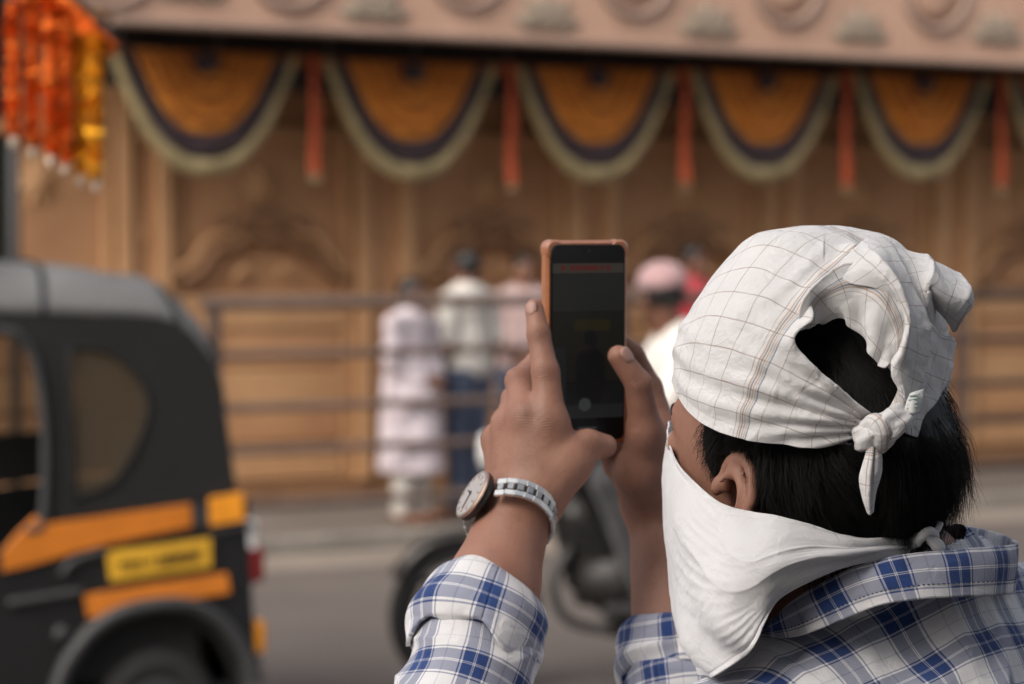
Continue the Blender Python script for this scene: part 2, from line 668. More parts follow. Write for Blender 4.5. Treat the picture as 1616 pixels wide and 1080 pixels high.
def arch(xc, w, mat_dark, z0):
    """cusped arch moulding with a stepped crown and side scrolls"""
    h = 0.30
    pts = []
    for s in np.linspace(-1, 1, 41):
        a = abs(s)
        z = h * (1 - a**2.2) + 0.045 * abs(math.sin(a * math.pi * 2.5))
        pts.append((xc + s * w * 0.42, -0.03, z0 + z))
    G().tube(pts, 0.034, 8).build('arch_moulding', mat_dark, wall, smooth=True)
    pts2 = [(x * 1.0 + (x - xc) * 0.16, y + 0.01, z0 + (z - z0) * 1.2 + .03) for x, y, z in pts]
    G().tube(pts2, 0.026, 8).build('arch_moulding', M_WALL2, wall, smooth=True)
    wbox('arch_crown', mat_dark, xc - w*.16, xc + w*.16, -0.05, 0.05, z0 + h + .09, z0 + h + .15, 0.015)
    wbox('arch_crown', mat_dark, xc - w*.10, xc + w*.10, -0.05, 0.05, z0 + h + .15, z0 + h + .21, 0.015)
    for s in (-1, 1):
        sp = [(xc + s * (w*.16 + .05 + .05*math.cos(q) * (1 - q/14)), -0.03, z0 + h + .10 + .05*math.sin(q) * (1 - q/14)) for q in np.linspace(0, 9, 26)]
        G().tube(sp, 0.016, 6).build('scroll', mat_dark, wall, smooth=True)
        lf = [(xc + s*(w*.06 + i*.035), -0.02, z0 + .08 + .05*math.sin(i*.9)) for i in range(5)]
        G().tube(cr(lf, 16), [0.012 + .02*math.sin(math.pi*k/15) for k in range(16)], 7).build('leaf_relief', M_WALL2, wall, smooth=True)
for bi in range(len(bays)):
    a, b = bays[bi]
    xa, xb = wl_(a), wl_(b)
    w = xb - xa; xc = (xa + xb) / 2
    if bi > 0:
        pilaster(wl_(bays[bi-1][1]), xa)
    # raised frame of the bay and dado boards below the arch
    wbox('bay_frame', M_WALL2, xa + .02, xa + .08, 0.0, 0.05, 0.17, 2.9)
    wbox('bay_frame', M_WALL2, xb - .08, xb - .02, 0.0, 0.05, 0.17, 2.9)
    wbox('bay_frame', M_WALL2, xa + .08, xb - .08, 0.0, 0.05, 2.3, 2.38)
    for k in range(5):
        z = 0.18 + k * 0.235
        wbox('dado_board', M_WALL if k % 2 else M_WALL2, xa + .085, xb - .085, 0.0 + .008*(k % 2), 0.05, z, z + .222, 0.012)
    if bi > 0:
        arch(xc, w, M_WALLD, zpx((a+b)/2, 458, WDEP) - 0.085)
    Vd, Fd = [], []
    for k in range(16):
        q = 2*math.pi*k/16
        rr = .16 if k % 2 else .1
        Vd.append((xc + rr*math.cos(q), 0.045, 2.02 + rr*1.2*math.sin(q)))
    Vd.append((xc, -0.02, 2.02)); Fd = [(k, (k+1) % 16, 16) for k in range(16)]
    mk('rosette', Vd, Fd, M_WALL2, wall, smooth=False)
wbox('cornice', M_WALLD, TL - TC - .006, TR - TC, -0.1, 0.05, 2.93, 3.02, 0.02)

# ------------------------------------------------------------------ canopy
CDEP = 0.5
cl, crr = tpx(180, CDEP, 3), tpx(1960, CDEP, 3)
ZF = zpx(800, 67, CDEP)
can = root_on_wall('canopy', (cl + crr) / 2, CDEP, ZF)
tag(can, 'pinkish canopy with round medallions and grey lotus reliefs above the swags', 'canopy')
cc = (cl + crr) / 2
x0 = cl - cc; x1 = crr - cc
npan = 11
for i in range(npan):
    a = x0 + (x1 - x0) * i / npan; b = x0 + (x1 - x0) * (i + 1) / npan
    G().box(a + .002, b - .002, 0.0, 0.1, 0.04, 1.35, 0.004).build('fascia_panel', M_FASCIA, can)
G().box(x0 - .01, x1, -0.03, 0.1, -0.005, 0.04, 0.012).build('fascia_lip', M_RING, can)
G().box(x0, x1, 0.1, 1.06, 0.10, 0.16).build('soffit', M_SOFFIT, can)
G().box(x0 - 3.2, x1, -0.02, 1.3, 1.35, 1.45).build('roof_slab', M_FASCIA, can)  # left end run on out of view, added to shade the wall below
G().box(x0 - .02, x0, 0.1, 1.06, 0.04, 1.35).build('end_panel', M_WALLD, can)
G().box(x0, x1, 0.56, 0.60, -0.30, 0.10).build('dark_gap_board', M_SOFFIT, can)  # black board added for the shaded gap under the fascia
# hidden frame that carries the swag rod
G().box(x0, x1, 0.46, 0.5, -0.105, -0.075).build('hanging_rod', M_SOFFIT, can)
for px in (190, 345, 520, 655, 800, 935, 1075, 1205, 1330, 1450, 1570):
    x = tpx(px, CDEP + .48, 2.9) - cc
    G().tube([(x, .48, .1), (x, .48, -.09)], .012, 6).build('hook', M_POLE, can)
med = None
for px, py in ((455, -62), (735, -58), (1000, -42), (1240, -28), (1475, -16), (1700, -6), (170, -66)):
    t_ = tpx(px, CDEP, 3.4) - cc; z_ = zpx(px, py, CDEP) - ZF
    if med is None:
        g1 = G(); ring = [(0.262 + .03*math.cos(q), -0.01 - .03*math.sin(q)) for q in np.linspace(0, 2*math.pi, 11)[:-1]]
        Vr, Fr = [], []
        for k in range(40):
            q = 2*math.pi*k/40
            for (r, y) in ring: Vr.append((r*math.cos(q), y, r*math.sin(q)))
        med = mk('medallion_rim', Vr, gridf(40, 10, True, True), M_RING, can)
        V, F = lathe([(0.232, 0.02), (0.225, .0), (0.2, -0.012), (0.12, -0.03), (0.03, -0.04)], 32, 'y')
        V = [(x, -abs(y) if y < 0 else y, z) for x, y, z in V]
        medc = mk('medallion', [(x, -y - .0 if False else -abs(y) + .01, z) for x, y, z in V], F, M_FASCIA, can)
        o, c = med, medc
    else:
        o = med.copy(); link(o, can); c = medc.copy(); link(c, can)
    o.location = (t_, 0, z_); c.location = (t_, 0, z_)
# lotus reliefs between the medallions: nine petals each
def petal_mesh():
    V, F = [], []
    nu, nv = 7, 5
    for i in range(nu):
        u = i/(nu-1)
        w = math.sin(math.pi*min(1, u*.93+.05))**.8*.035
        for j in range(nv):
            v = j/(nv-1)*2-1
            V.append((v*w, -0.028*(1-v*v)*math.sin(math.pi*(.15+.8*u)) - .002, u*.15))
    return V, gridf(nu, nv)
pm = None
for px, py in ((300, -4), (590, 30), (862, 44), (1117, 56), (1356, 64), (1572, 66), (1770, 70)):
    t_ = tpx(px, CDEP, 3.2) - cc; z_ = zpx(px, py, CDEP) - ZF
    for k in range(9):
        a = -1.45 + 2.9*k/8
        if pm is None:
            V, F = petal_mesh(); pm = mk('lotus_petal', V, F, M_PETAL, can); o = pm
        else:
            o = pm.copy(); link(o, can)
        o.location = (t_ + .02*math.sin(a), -0.004 - .003*(k % 2), z_ + (.0 if k % 2 else .012))
        o.rotation_euler = (0, a, 0); s = 1.45 if k % 2 == 0 else 1.15
        o.scale = (s, 1, s)
    for k in range(5):
        a = -1.2 + 2.4*k/4
        o = pm.copy(); link(o, can); o.location = (t_, -0.008, z_); o.rotation_euler = (0, a, 0); o.scale = (.7, 1.1, .62)

# ------------------------------------------------------------------ swags and streamers under the canopy
def cloth(name, lo, hi, rough=0.75, sc=12):
    t = NT(name)
    n = t.noise(sc, 5, .6)
    t.set(Base_Color=t.ramp(n, [(0.3, lo), (0.7, hi)]), Roughness=rough)
    t.b.inputs['Sheen Weight'].default_value = 0.25
    t.bump(t.noise(160, 2), 0.3, 0.001)
    return t.m
M_FAN = cloth('saffron cloth', (0.50, 0.15, 0.008), (0.72, 0.26, 0.016))
M_FAN2 = cloth('deep saffron cloth', (0.26, 0.06, 0.006), (0.36, 0.09, 0.01))
M_PURPLE = cloth('dark aubergine cloth', (0.024, 0.011, 0.014), (0.042, 0.02, 0.026))
M_CREAM = cloth('cream brocade', (0.24, 0.185, 0.085), (0.40, 0.315, 0.155))
M_ORANGE = cloth('orange red ribbon', (0.45, 0.06, 0.014), (0.62, 0.10, 0.022))
SDEP = CDEP + 0.5
HW, DR = 0.595, 0.72                                   # half width and drop of a swag
def ucurve(s, hw, dr, th):
    """th 0..1 from left top corner to right top corner"""
    a = math.pi * (1 - th)
    x = math.cos(a); z = math.sin(a)
    return hw * x, -dr * (1 - abs(x)**2.4)
def band(hw0, dr0, hw1, dr1, y0, y1, nb=6, nth=60, rip=0.0, nr=0):
    V = []
    for i in range(nth + 1):
        th = i / nth
        xa, za = ucurve(1, hw0, dr0, th); xb, zb = ucurve(1, hw1, dr1, th)
        for j in range(nb + 1):
            q = j / nb
            y = y0 + (y1 - y0)*q - .028*math.sin(math.pi*q) + rip*math.sin(nr*2*math.pi*q) + .006*math.sin(th*math.pi*14 + q*3)*(1 - .3*q)
            V.append((xa + (xb-xa)*q, y, za + (zb-za)*q))
    return V, gridf(nth + 1, nb + 1)
sw = empty('festoon_swag', (0, 0, 0))
V, F = band(0.03, 0.02, HW*.73, DR*.655, -0.03, -0.05, 30, 60, 0.016, 6)
fan = mk('saffron_fan', V, F, M_FAN, sw)
for q in (.35, .58, .8):
    V, F = band(HW*.73*q, DR*.655*q, HW*.73*(q+.045), DR*.655*(q+.045), -0.085, -0.085, 3, 48)
    mk('pleat_edge', V, F, M_FAN2, sw)
V, F = band(HW*.735, DR*.66, HW*.90, DR*.865, -0.04, -0.03, 5, 60)
mk('aubergine_band', V, F, M_PURPLE, sw)
V, F = band(HW*.90, DR*.865, HW, DR, -0.055, -0.035, 5, 60)
mk('cream_trim', V, F, M_CREAM, sw)
V, F = lathe([(0.015, .05), (.07, .04), (.085, 0.0), (.06, -.04), (.015, -.05)], 14, 'y')
mk('centre_knot', [(x, y*.7 - .07, z*.7 - .06) for x, y, z in V], F, M_PURPLE, sw)
V, F = boxg(-HW - .05, HW + .05, -0.045, -0.03, -0.055, 0.012, .004)
mk('heading_band', V, F, M_FAN2, sw, smooth=False)
places = ['leftmost swag, beside the marigold strings', 'second swag from the left, above the fence',
          'third swag from the left, above the raised phone', 'fourth swag from the left, above the white headscarf',
          'fifth swag from the left, near the right edge', 'swag cut off by the right edge of the photo']
pos = [(320, 84), (645, 100), (936, 110), (1201, 116), (1449, 120), (1680, 123)]
for i, (px, py) in enumerate(pos):
    o = sw if i == 0 else copy_tree(sw)
    o.location = tuple(W(tpx(px, SDEP, 2.7), SDEP, zpx(px, py, SDEP)))
    o.rotation_euler = (0, random.uniform(-.012, .012), ALPHA)
    o.scale = (1.0, 1, 1.0)
    tag(o, 'saffron fan, aubergine and cream ' + places[i], 'swag', 'festoon swags hanging under the canopy')
# streamers
sr = None
names = ['between the first and second swags', 'between the second and third swags', 'between the third and fourth swags',
         'between the fourth and fifth swags', 'between the fifth swag and the cut off one']
for i, (px, y0, y1) in enumerate(((490, 88, 278), (800, 100, 294), (1073, 108, 292), (1327, 113, 297), (1572, 117, 297))):
    zt, zb = zpx(px, y0, SDEP), zpx(px, y1, SDEP)
    L = zt - zb
    nv = 24
    V = []
    for k in range(nv + 1):
        q = k/nv
        for j in range(7):
            s = j/6*2 - 1
            V.append((s*(.024 + .010*q), -0.07 + .012*math.cos(s*6) + .01*math.sin(q*9 + i) + .006*math.sin(s*9+q*4), -L*q - (.012*math.cos(s*8) if k == nv else 0)))
    r0 = empty('ribbon_streamer', W(tpx(px, SDEP, 2.5), SDEP, zt), ALPHA)
    o = mk('ribbon', V, gridf(nv+1, 7), M_ORANGE, r0)
    m_ = o.modifiers.new('th', 'SOLIDIFY'); m_.thickness = 0.004
    Vt, Ft = lathe([(.038, .0), (.040, -.015), (.034, -.035)], 10)
    mk('tassel_end', [(x, y*.5 - .07, z - L) for x, y, z in Vt], Ft, M_CREAM, r0)
    tag(r0, 'narrow orange red ribbon streamer hanging ' + names[i], 'streamer', 'ribbon streamers between the swags')

# ------------------------------------------------------------------ railing on the kerb
FDEP = 0.26
tl, tr = tpx(338, FDEP), tpx(1520, FDEP)
pitch_ = (tr - tl) / 2.0
fen = root_on_wall('railing', tl, FDEP, 0.085)
tag(fen, 'brown painted steel railing with five rails along the far kerb', 'railing')
rz = [zpx(420, y, FDEP) - .085 for y in (478, 560, 643, 711, 796)]
fx0, fx1 = -0.02, pitch_ * 3 + .1
for k, z in enumerate(rz):
    r = 0.038 if k == 0 else 0.026
    G().tube([(fx0 if k else fx0 - .05, 0, z), (fx1, 0, z)], r, 10).build('rail', M_RAIL, fen, smooth=True)
for k in range(4):
    g = G().box(k*pitch_ - .032, k*pitch_ + .032, -0.031, 0.031, 0, rz[0] + .012, .006)
    g.box(k*pitch_ - .08, k*pitch_ + .08, -0.07, 0.07, 0.0, 0.012)
    g.build('post', M_RAIL, fen)

# ------------------------------------------------------------------ far left: pole, dark gate standing in for the shade beyond the wall's end
t_ = tpx(24, 1.2)
pr = root_on_wall('steel_pole', t_, 1.2, 0.085)
tag(pr, 'thin grey steel pole at the left end of the carved wall', 'pole')
G().tube([(0, 0, 0), (0, 0, 3.6)], 0.032, 12).build('shaft', M_POLE, pr, smooth=True)
G().box(-.09, .09, -.09, .09, 0, .015).build('base_plate', M_POLE, pr)
M_DARKSHEET = simple('dark green corrugated sheet', (0.012, 0.016, 0.012), 0.6, 0.35, 3)  # near-black colour stands in for shade beyond the wall
gr = root_on_wall('dark_sheet', tpx(-120, 2.2), 2.2, 0.085)
tag(gr, 'dark corrugated sheet gate standing in for the shade beyond the left end of the wall', 'backdrop')
V = []
for i in range(121):
    x = -1.8 + 3.2*i/120
    y = .02*math.sin(i*1.05)
    V += [(x, y, 0.02), (x, y, 5.2)]
mk('corrugated_sheet', V, gridf(121, 2), M_DARKSHEET, gr)
for x in (-1.8, 1.4):
    G().box(x - .04, x + .04, -.05, .05, 0, 5.25).build('sheet_post', M_DARKSHEET, gr)

# ------------------------------------------------------------------ unseen building added behind the camera to shade the man and near pavement
M_SHADE_BLD = simple('dull rendered facade', (0.13, 0.115, 0.10), .9, .2, 1.2, .3, .004)
M_SHUT = simple('grey roller shutter', (0.10, 0.10, 0.10), .6, .2, 2.0, .2)
bo = A((0, -1.15, 0))
bld = empty('shade_building', bo, ALPHA)
tag(bld, 'plain two storey building added out of view behind the camera for its shade', 'building')
G().box(-5.0, 2.8, -6.0, 0.0, 0, 9.2).build('wall', M_SHADE_BLD, bld)
G().box(-5.15, 2.95, -6.1, 0.18, 9.2, 9.45, .02).build('parapet', M_SHADE_BLD, bld)
for k in range(2):
    x = -4.6 + k*3.7
    sh_ = G().box(x, x + 2.8, 0.003, 0.05, 0.1, 2.6).build('roller_shutter', M_SHUT, bld)
    for j in range(12):
        G().box(x + .02, x + 2.78, 0.051, 0.065, .12 + j*.205, .29 + j*.205, .006).build('slat', M_SHUT, sh_)
    G().box(x + .6, x + 2.2, 0.003, 0.06, 4.2, 5.8, .01).build('window', M_SHUT, bld)
# ================================================================== auto rickshaw at the left
BETA = math.radians(22)
RD = A((math.cos(BETA), math.sin(BETA), 0)); RN = A((-math.sin(BETA), math.cos(BETA), 0))
R0 = P(250, 1000, 7.8); R0[2] = 0.0
def RS(px, py):
    """photo pixel -> (along, height) on the near side of the rickshaw"""
    r = (px - CX)/FPX; z = 1.0
    for _ in range(5):
        Y0 = R0[1]*math.cos(PITCH) + (CAM_Z - z)*math.sin(PITCH)
        s = (r*Y0 - R0[0])/(RD[0] - r*RD[1]*math.cos(PITCH))
        p = R0 + RD*s
        D = (p[1])*math.cos(PITCH) + (CAM_Z - z)*math.sin(PITCH)
        z = P(px, py, D)[2]
    return s, z
RSL = lambda pts: [RS(*q) for q in pts]
ric = empty('auto_rickshaw', R0, BETA)
tag(ric, 'black auto rickshaw with orange stripes and canvas hood at the left edge', 'auto rickshaw')
WR = 1.22
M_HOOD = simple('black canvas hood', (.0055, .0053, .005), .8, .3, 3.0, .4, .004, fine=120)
M_ROOFC = simple('skylit grey canvas top', (.12, .118, .117), .6, .25, 3.0, .4, .004, fine=120)  # paler than the hood: skylight on the curved roof put into the colour
M_RBLACK = simple('black body paint', (.005, .005, .0055), .5, .3, 5, .05, coat=.05)
M_RORANGE = simple('orange body stripe', (.55, .165, .014), .4, .16, 6, .05, coat=.3)
M_RYEL = simple('yellow number plate', (.66, .36, .025), .45, .12, 10, .05)
M_RGREY = simple('grey trim', (.03, .03, .031), .6, .2, 8, .1)
M_RUBBER = simple('tyre rubber', (.016, .015, .015), .8, .25, 14, .4)
M_CHROME = simple('bright metal', (.6, .6, .6), .3, .1, 10, .05, metal=1)
M_RED = simple('red lamp lens', (.16, .008, .008), .4, .15, 10, .05)
M_AMBER = simple('amber lens', (.75, .28, .02), .3, .15, 10, .05)
M_WHITE = simple('white enamel', (.7, .68, .66), .4, .1, 10, .05)
t = NT('cloudy plastic window'); t.set(Base_Color=c4((.10, .07, .04)), Roughness=.45); t.b.inputs['Alpha'].default_value = .45; M_PANE = t.m

def rplate(name, pts, mat, y0, th, holes=(), parent=None, px=True, bevel=0.0):
    pts = RSL(pts) if px else pts
    hl = [RSL(h) if px else h for h in holes]
    V, F = poly_holes(pts, hl, th, bevel)
    return mk(name, [(x, y + y0, z) for x, y, z in V], F, mat, parent or ric, smooth=False)
DOOR = [(-260,520),(-160,512),(0,522),(34,534),(56,572),(68,640),(72,720),(66,826),(40,838),(-10,880),(-60,905),(-260,930)]
DOOR2 = [(-260,520),(0,522),(34,534),(56,572),(68,640),(70,708),(-260,712)]
WIN = [(110,548),(140,548),(170,555),(196,572),(220,600),(234,632),(230,665),(214,705),(198,735),(178,760),(150,774),(128,780),(116,772)]
SIDE = [(-300,508),(0,497),(250,502),(300,524),(334,566),(351,605),(362,690),(374,778),(300,795),(200,806),(76,824),(40,838),(-10,880),(-60,910),(-300,940)]
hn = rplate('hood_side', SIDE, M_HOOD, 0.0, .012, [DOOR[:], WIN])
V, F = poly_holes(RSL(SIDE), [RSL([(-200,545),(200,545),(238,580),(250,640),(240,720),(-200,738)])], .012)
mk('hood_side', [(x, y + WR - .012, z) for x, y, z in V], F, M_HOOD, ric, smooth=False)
rplate('window_pane', [(-200,545),(200,545),(238,580),(250,640),(240,720),(-200,738)], M_PANE, WR - .008, .003)  # far pane added to dim the wall seen through the doorway
rplate('window_pane', [(x + (6 if x > 170 else -6)*0, y) for x, y in WIN], M_PANE, .004, .003)
V, F = tubeg([(x, -.004, z) for x, z in cr(A(RSL(WIN) + [RSL(WIN)[0]]), 60)], .006, 8)
mk('window_beading', V, F, M_HOOD, ric)
V, F = tubeg([(x, -.004, z) for x, z in cr(A(RSL(DOOR[1:9])), 40)], .016, 8)
mk('door_beading', V, F, M_RGREY, ric)
# roof and rear of the hood: lofted across the width between the side line and the crown line
Qp = RSL([(-330,505),(-150,498),(0,495),(130,497),(250,502),(300,524),(334,566),(351,605),(362,690),(374,778)])
Op = RSL([(-330,420),(-150,409),(0,410),(130,422),(232,436),(292,468),(332,520),(350,566),(362,660),(378,776)])
nQ = 80
Qs, Os = cr(A(Qp), nQ), cr(A(Op), nQ)
prof = [(0, 0), (.012, .22), (.035, .5), (.08, .82), (.14, .95), (.24, 1.0), (.6, 1.02)]
prof = prof + [(WR - a, b) for a, b in reversed(prof[:-1])]
V = []
for i in range(nQ):
    for a, b in prof:
        q = Qs[i] + (Os[i] - Qs[i])*b
        y = a
        if i > 55 and b > .9: pass
        V.append((q[0] + .008*math.sin(i*.9)*b, y, q[1] + .006*math.sin(i*.55)*b))
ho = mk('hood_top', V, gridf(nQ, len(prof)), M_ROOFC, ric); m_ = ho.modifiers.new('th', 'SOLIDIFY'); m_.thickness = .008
for k in (6, 22, 40, 56):
    pts = [(V[k*len(prof)+j][0], V[k*len(prof)+j][1], V[k*len(prof)+j][2] + .004) for j in range(len(prof))]
    mk('hood_seam', *tubeg(cr(A(pts), 40), .009, 6), M_HOOD, ric)
# lower body
BODY = [(-300,935),(-60,912),(-10,885),(40,842),(76,828),(200,810),(300,799),(382,780),(392,850),(398,930),(402,1010),(404,1062),(372,1075),(340,1012),(300,978),(250,968),(190,984),(150,1012),(118,1060),(104,1110),(98,1150),(-300,1190)]
rplate('body_side', BODY, M_RBLACK, .003, .02)
rplate('body_side', BODY, M_RBLACK, WR - .023, .02)
sr_, zr0 = RS(384, 800); _, zr1 = RS(400, 1050)
G().box(sr_ - .02, sr_ + .03, .02, WR - .02, zr1, zr0 + .02, .01).build('rear_panel', M_RBLACK, ric)
G().box(sr_ - .02, sr_ + .06, .0, WR, zr1 - .06, zr1 + .03, .01).build('rear_bumper', M_RGREY, ric)
rplate('stripe', [(5,900),(5,870),(28,842),(55,816),(76,828),(200,811),(298,797),(300,830),(240,842),(180,854),(110,872),(50,890)], M_RORANGE, -.012, .014, bevel=.003)
rplate('stripe_joint', [(302,797),(328,793),(330,828),(303,832)], M_RGREY, -.010, .012)
rplate('side_marker', [(331,787),(380,779),(383,820),(332,828)], M_AMBER, -.016, .018, bevel=.003)
npl = rplate('number_plate', [(168,872),(250,861),(330,850),(331,893),(250,905),(174,916)], M_RYEL, -.014, .010, bevel=.002)
(sA, zA), (sB, zB) = RS(176, 895), RS(324, 873)
tilt = math.atan2(zB - zA, sB - sA)
V, F = textg('MH-12', .052, .001)
mk('plate_lettering', [(x*math.cos(tilt) - z*math.sin(tilt) + sA + (sB-sA)*.30, y - .020, x*math.sin(tilt) + z*math.cos(tilt) + zA + (zB-zA)*.30) for x, y, z in V], F, M_RBLACK, npl, smooth=False)
# rest of the registration: illegible strokes
g_ = G()
for k, (q, h_) in enumerate(((.56,.03),(.60,.036),(.66,.036),(.70,.028),(.75,.036),(.80,.036),(.85,.030),(.90,.036))):
    cx_, cz_ = sA + (sB-sA)*q, zA + (zB-zA)*q
    g_.box(cx_ - .004, cx_ + .004, -.021, -.019, cz_ - h_/2, cz_ + h_/2)
    if k % 2: g_.box(cx_ - .004, cx_ + .012, -.0212, -.0188, cz_ + h_/2 - .006, cz_ + h_/2)
o = g_.build('plate_strokes', M_RBLACK, npl); tag(o, kind='stuff')
rplate('stripe', [(133,940),(250,922),(356,906),(361,934),(250,953),(140,974)], M_RORANGE, -.012, .014, bevel=.003)
V, F = tubeg([(x, -.008, z) for x, z in cr(A(RSL([(12,952),(60,944),(132,932)])), 12)], .014, 8); mk('trim_strip', V, F, M_RGREY, ric)
V, F = tubeg([(x, -.006, z) for x, z in cr(A(RSL([(96,908),(112,888),(140,876),(168,870)])), 16)], .014, 8); mk('trim_strip', V, F, M_RGREY, ric)
V, F = tubeg([(x, -.006, z) for x, z in cr(A(RSL([(335,840),(375,832),(398,828)])), 8)], .008, 8); mk('trim_strip', V, F, M_RGREY, ric)
# wheel arch, flared
arc = RSL([(84,1120),(96,1070),(118,1028),(150,992),(190,968),(240,956),(290,955),(330,970),(362,1000),(386,1040),(398,1075)])
ac = cr(A(arc), 40)
V = []
for i, (x, z) in enumerate(ac):
    cx_, cz_ = RS(248, 1110)
    d = A((x - cx_, z - cz_)); d /= np.linalg.norm(d)
    for (rad, y) in ((.028, .01), (.028, -.045), (.010, -.055), (-.018, -.045), (-.02, .01)):
        V.append((x + d[0]*rad, y, z + d[1]*rad))
mk('wheel_arch', V, gridf(40, 5), M_RGREY, ric)
def wheel(parent, s, y, z, r, w, name='wheel'):
    prof_ = []
    for a in np.linspace(0, 2*math.pi, 17)[:-1]:
        prof_.append((r - w*.55 + w*.55*math.cos(a), w*.5*math.sin(a)*1.0))
    Vt = []
    for k in range(40):
        q = 2*math.pi*k/40
        for (rr_, yy) in prof_: Vt.append((s + rr_*math.cos(q), y + yy, z + rr_*math.sin(q)))
    ty = mk('tyre', Vt, gridf(40, 16, True, True), M_RUBBER, parent)
    V, F = lathe([(r*.30, -w*.28), (r*.55, -w*.18), (r - w*.9, -w*.38), (r - w*.85, w*.38), (r*.3, w*.3)], 28, 'y')
    mk('rim', [(x + s, yy + y, zz + z) for x, yy, zz in V], F, M_RGREY, ty)
    V, F = lathe([(r*.14, -w*.45), (r*.16, -w*.2), (r*.16, w*.3)], 16, 'y')
    mk('hub', [(x + s, yy + y, zz + z) for x, yy, zz in V], F, M_CHROME, ty)
sw_, _ = RS(252, 1100)
wheel(ric, sw_, .06, .205, .205, .11); wheel(ric, sw_, WR - .06, .205, .205, .11)
wheel(ric, -1.72, WR/2, .205, .205, .11)
sx, sz = RS(97, 1000); V, F = lathe([(.022, 0), (.03, .012), (.012, .02)], 12, 'y'); mk('fuel_cap', [(x + sx, -abs(y), z + sz) for x, y, z in V], F, M_RGREY, ric)
# tail lamps
for y in (.05, WR - .05):
    s0, z0 = RS(392, 846); G().box(s0 - .02, s0 + .035, y - .045, y + .045, z0 - .055, z0 + .055, .012).build('reversing_lamp', M_WHITE, ric)
    s0, z0 = RS(398, 890); G().box(s0 - .02, s0 + .045, y - .045, y + .045, z0 - .065, z0 + .055, .012).build('tail_lamp', M_RED, ric)
    s0, z0 = RS(406, 1008); G().box(s0 - .03, s0 + .035, y - .04, y + .04, z0 - .055, z0 + .055, .012).build('indicator_lamp', M_AMBER, ric)
G().tube([(sr_ - .1, .02, .16), (sr_ + .06, .02, .13)], .02, 8).build('mud_flap_stay', M_CHROME, ric)
# cabin, floor, seat, front
G().box(-1.35, sr_, .03, WR - .03, .22, .27).build('floor', M_RBLACK, ric)
G().box(-.62, .18, .04, WR - .04, .27, .62, .04).build('rear_seat', M_HOOD, ric)
G().box(.10, .22, .04, WR - .04, .62, 1.07, .04).build('seat_back', M_HOOD, ric)
G().box(-1.28, -.98, .3, WR - .3, .27, .72, .04).build('driver_seat', M_HOOD, ric)
V = []
for i, (s_, zz) in enumerate([(-1.30, .24), (-1.62, .26), (-1.80, .42), (-1.84, .70), (-1.74, .98), (-1.68, 1.02)]):
    for a in np.linspace(0, 1, 13):
        sq = math.sin(math.pi*a)**.35
        V.append((s_ + .10*(1-sq), WR*a, zz))
mk('front_cowl', V, gridf(6, 13), M_RBLACK, ric)
for y in (.06, WR - .06):
    G().tube([(-1.70, y, 1.0), (-1.45, y, 1.58)], .02, 8).build('windscreen_post', M_RBLACK, ric)
t = NT('clear glass'); t.set(Base_Color=c4((.8, .85, .85)), Roughness=.03); t.b.inputs['Alpha'].default_value = .18; M_CLEAR = t.m
mk('windscreen', [(-1.70, .07, 1.02), (-1.70, WR-.07, 1.02), (-1.46, WR-.07, 1.57), (-1.46, .07, 1.57)], [(0, 1, 2, 3)], M_CLEAR, ric, smooth=False)
for y in (.3, WR - .3):
    V, F = lathe([(.02, -.04), (.075, -.02), (.085, .02), (.06, .06)], 18, 'x'); mk('headlamp', [(-1.84 - z_ if False else -1.84 + x, y + yy, .62 + z_) for x, yy, z_ in V], F, M_WHITE, ric)
G().tube([(-1.25, WR/2 - .3, 1.0), (-1.3, WR/2, 1.02), (-1.25, WR/2 + .3, 1.0)], .016, 8).build('handlebar', M_RGREY, ric)
G().tube([(-1.3, WR/2, 1.02), (-1.6, WR/2, .4)], .025, 8).build('steering_column', M_RGREY, ric)

# ================================================================== motorcycle crossing behind the phone, heading left
BK = P(735, 976, 9.25)
GB = math.radians(14)
bike = empty('motorcycle', (BK[0], BK[1], 0), GB)
tag(bike, 'black motorcycle with round headlamp riding left along the road behind the phone', 'motorcycle')
M_BBLACK = simple('black motorcycle paint', (.012, .012, .013), .3, .2, 8, .05, coat=.5)
M_ENG = simple('dull engine alloy', (.035, .033, .032), .5, .3, 14, .3, metal=.3)
def bwheel(x, r=.300, w=.075, nm='wheel'):
    Vt = []
    pr_ = [(r - w*.5 + w*.5*math.cos(a), w*.5*math.sin(a)) for a in np.linspace(0, 2*math.pi, 13)[:-1]]
    for k in range(48):
        q = 2*math.pi*k/48
        for rr_, yy in pr_: Vt.append((x + rr_*math.cos(q), yy, r + rr_*math.sin(q)))
    ty = mk(nm, Vt, gridf(48, 12, True, True), M_RUBBER, bike)
    Vt = []
    pr_ = [(r - w*1.05 + .012*math.cos(a), .03*math.sin(a)) for a in np.linspace(0, 2*math.pi, 9)[:-1]]
    for k in range(40):
        q = 2*math.pi*k/40
        for rr_, yy in pr_: Vt.append((x + rr_*math.cos(q), yy, r + rr_*math.sin(q)))
    mk('rim', Vt, gridf(40, 8, True, True), M_BBLACK, ty)
    for k in range(6):
        q = 2*math.pi*k/6 + .3
        G().tube([(x + .03*math.cos(q), 0, r + .03*math.sin(q)), (x + (r-.08)*math.cos(q), 0, r + (r-.08)*math.sin(q))], [.018, .012], 8).build('alloy_spoke', M_BBLACK, ty)
    V, F = lathe([(.05, -.05), (.06, -.02), (.06, .05)], 18, 'y'); mk('hub', [(a + x, b, c_ + r) for a, b, c_ in V], F, M_ENG, ty)
    V, F = lathe([(.075, -.002), (.075, .002)], 28, 'y'); mk('brake_disc', [(a + x, b - .06, c_ + r) for a, b, c_ in V], F, M_CHROME, ty)
bwheel(0.0, nm='front_wheel'); bwheel(1.27, nm='rear_wheel')
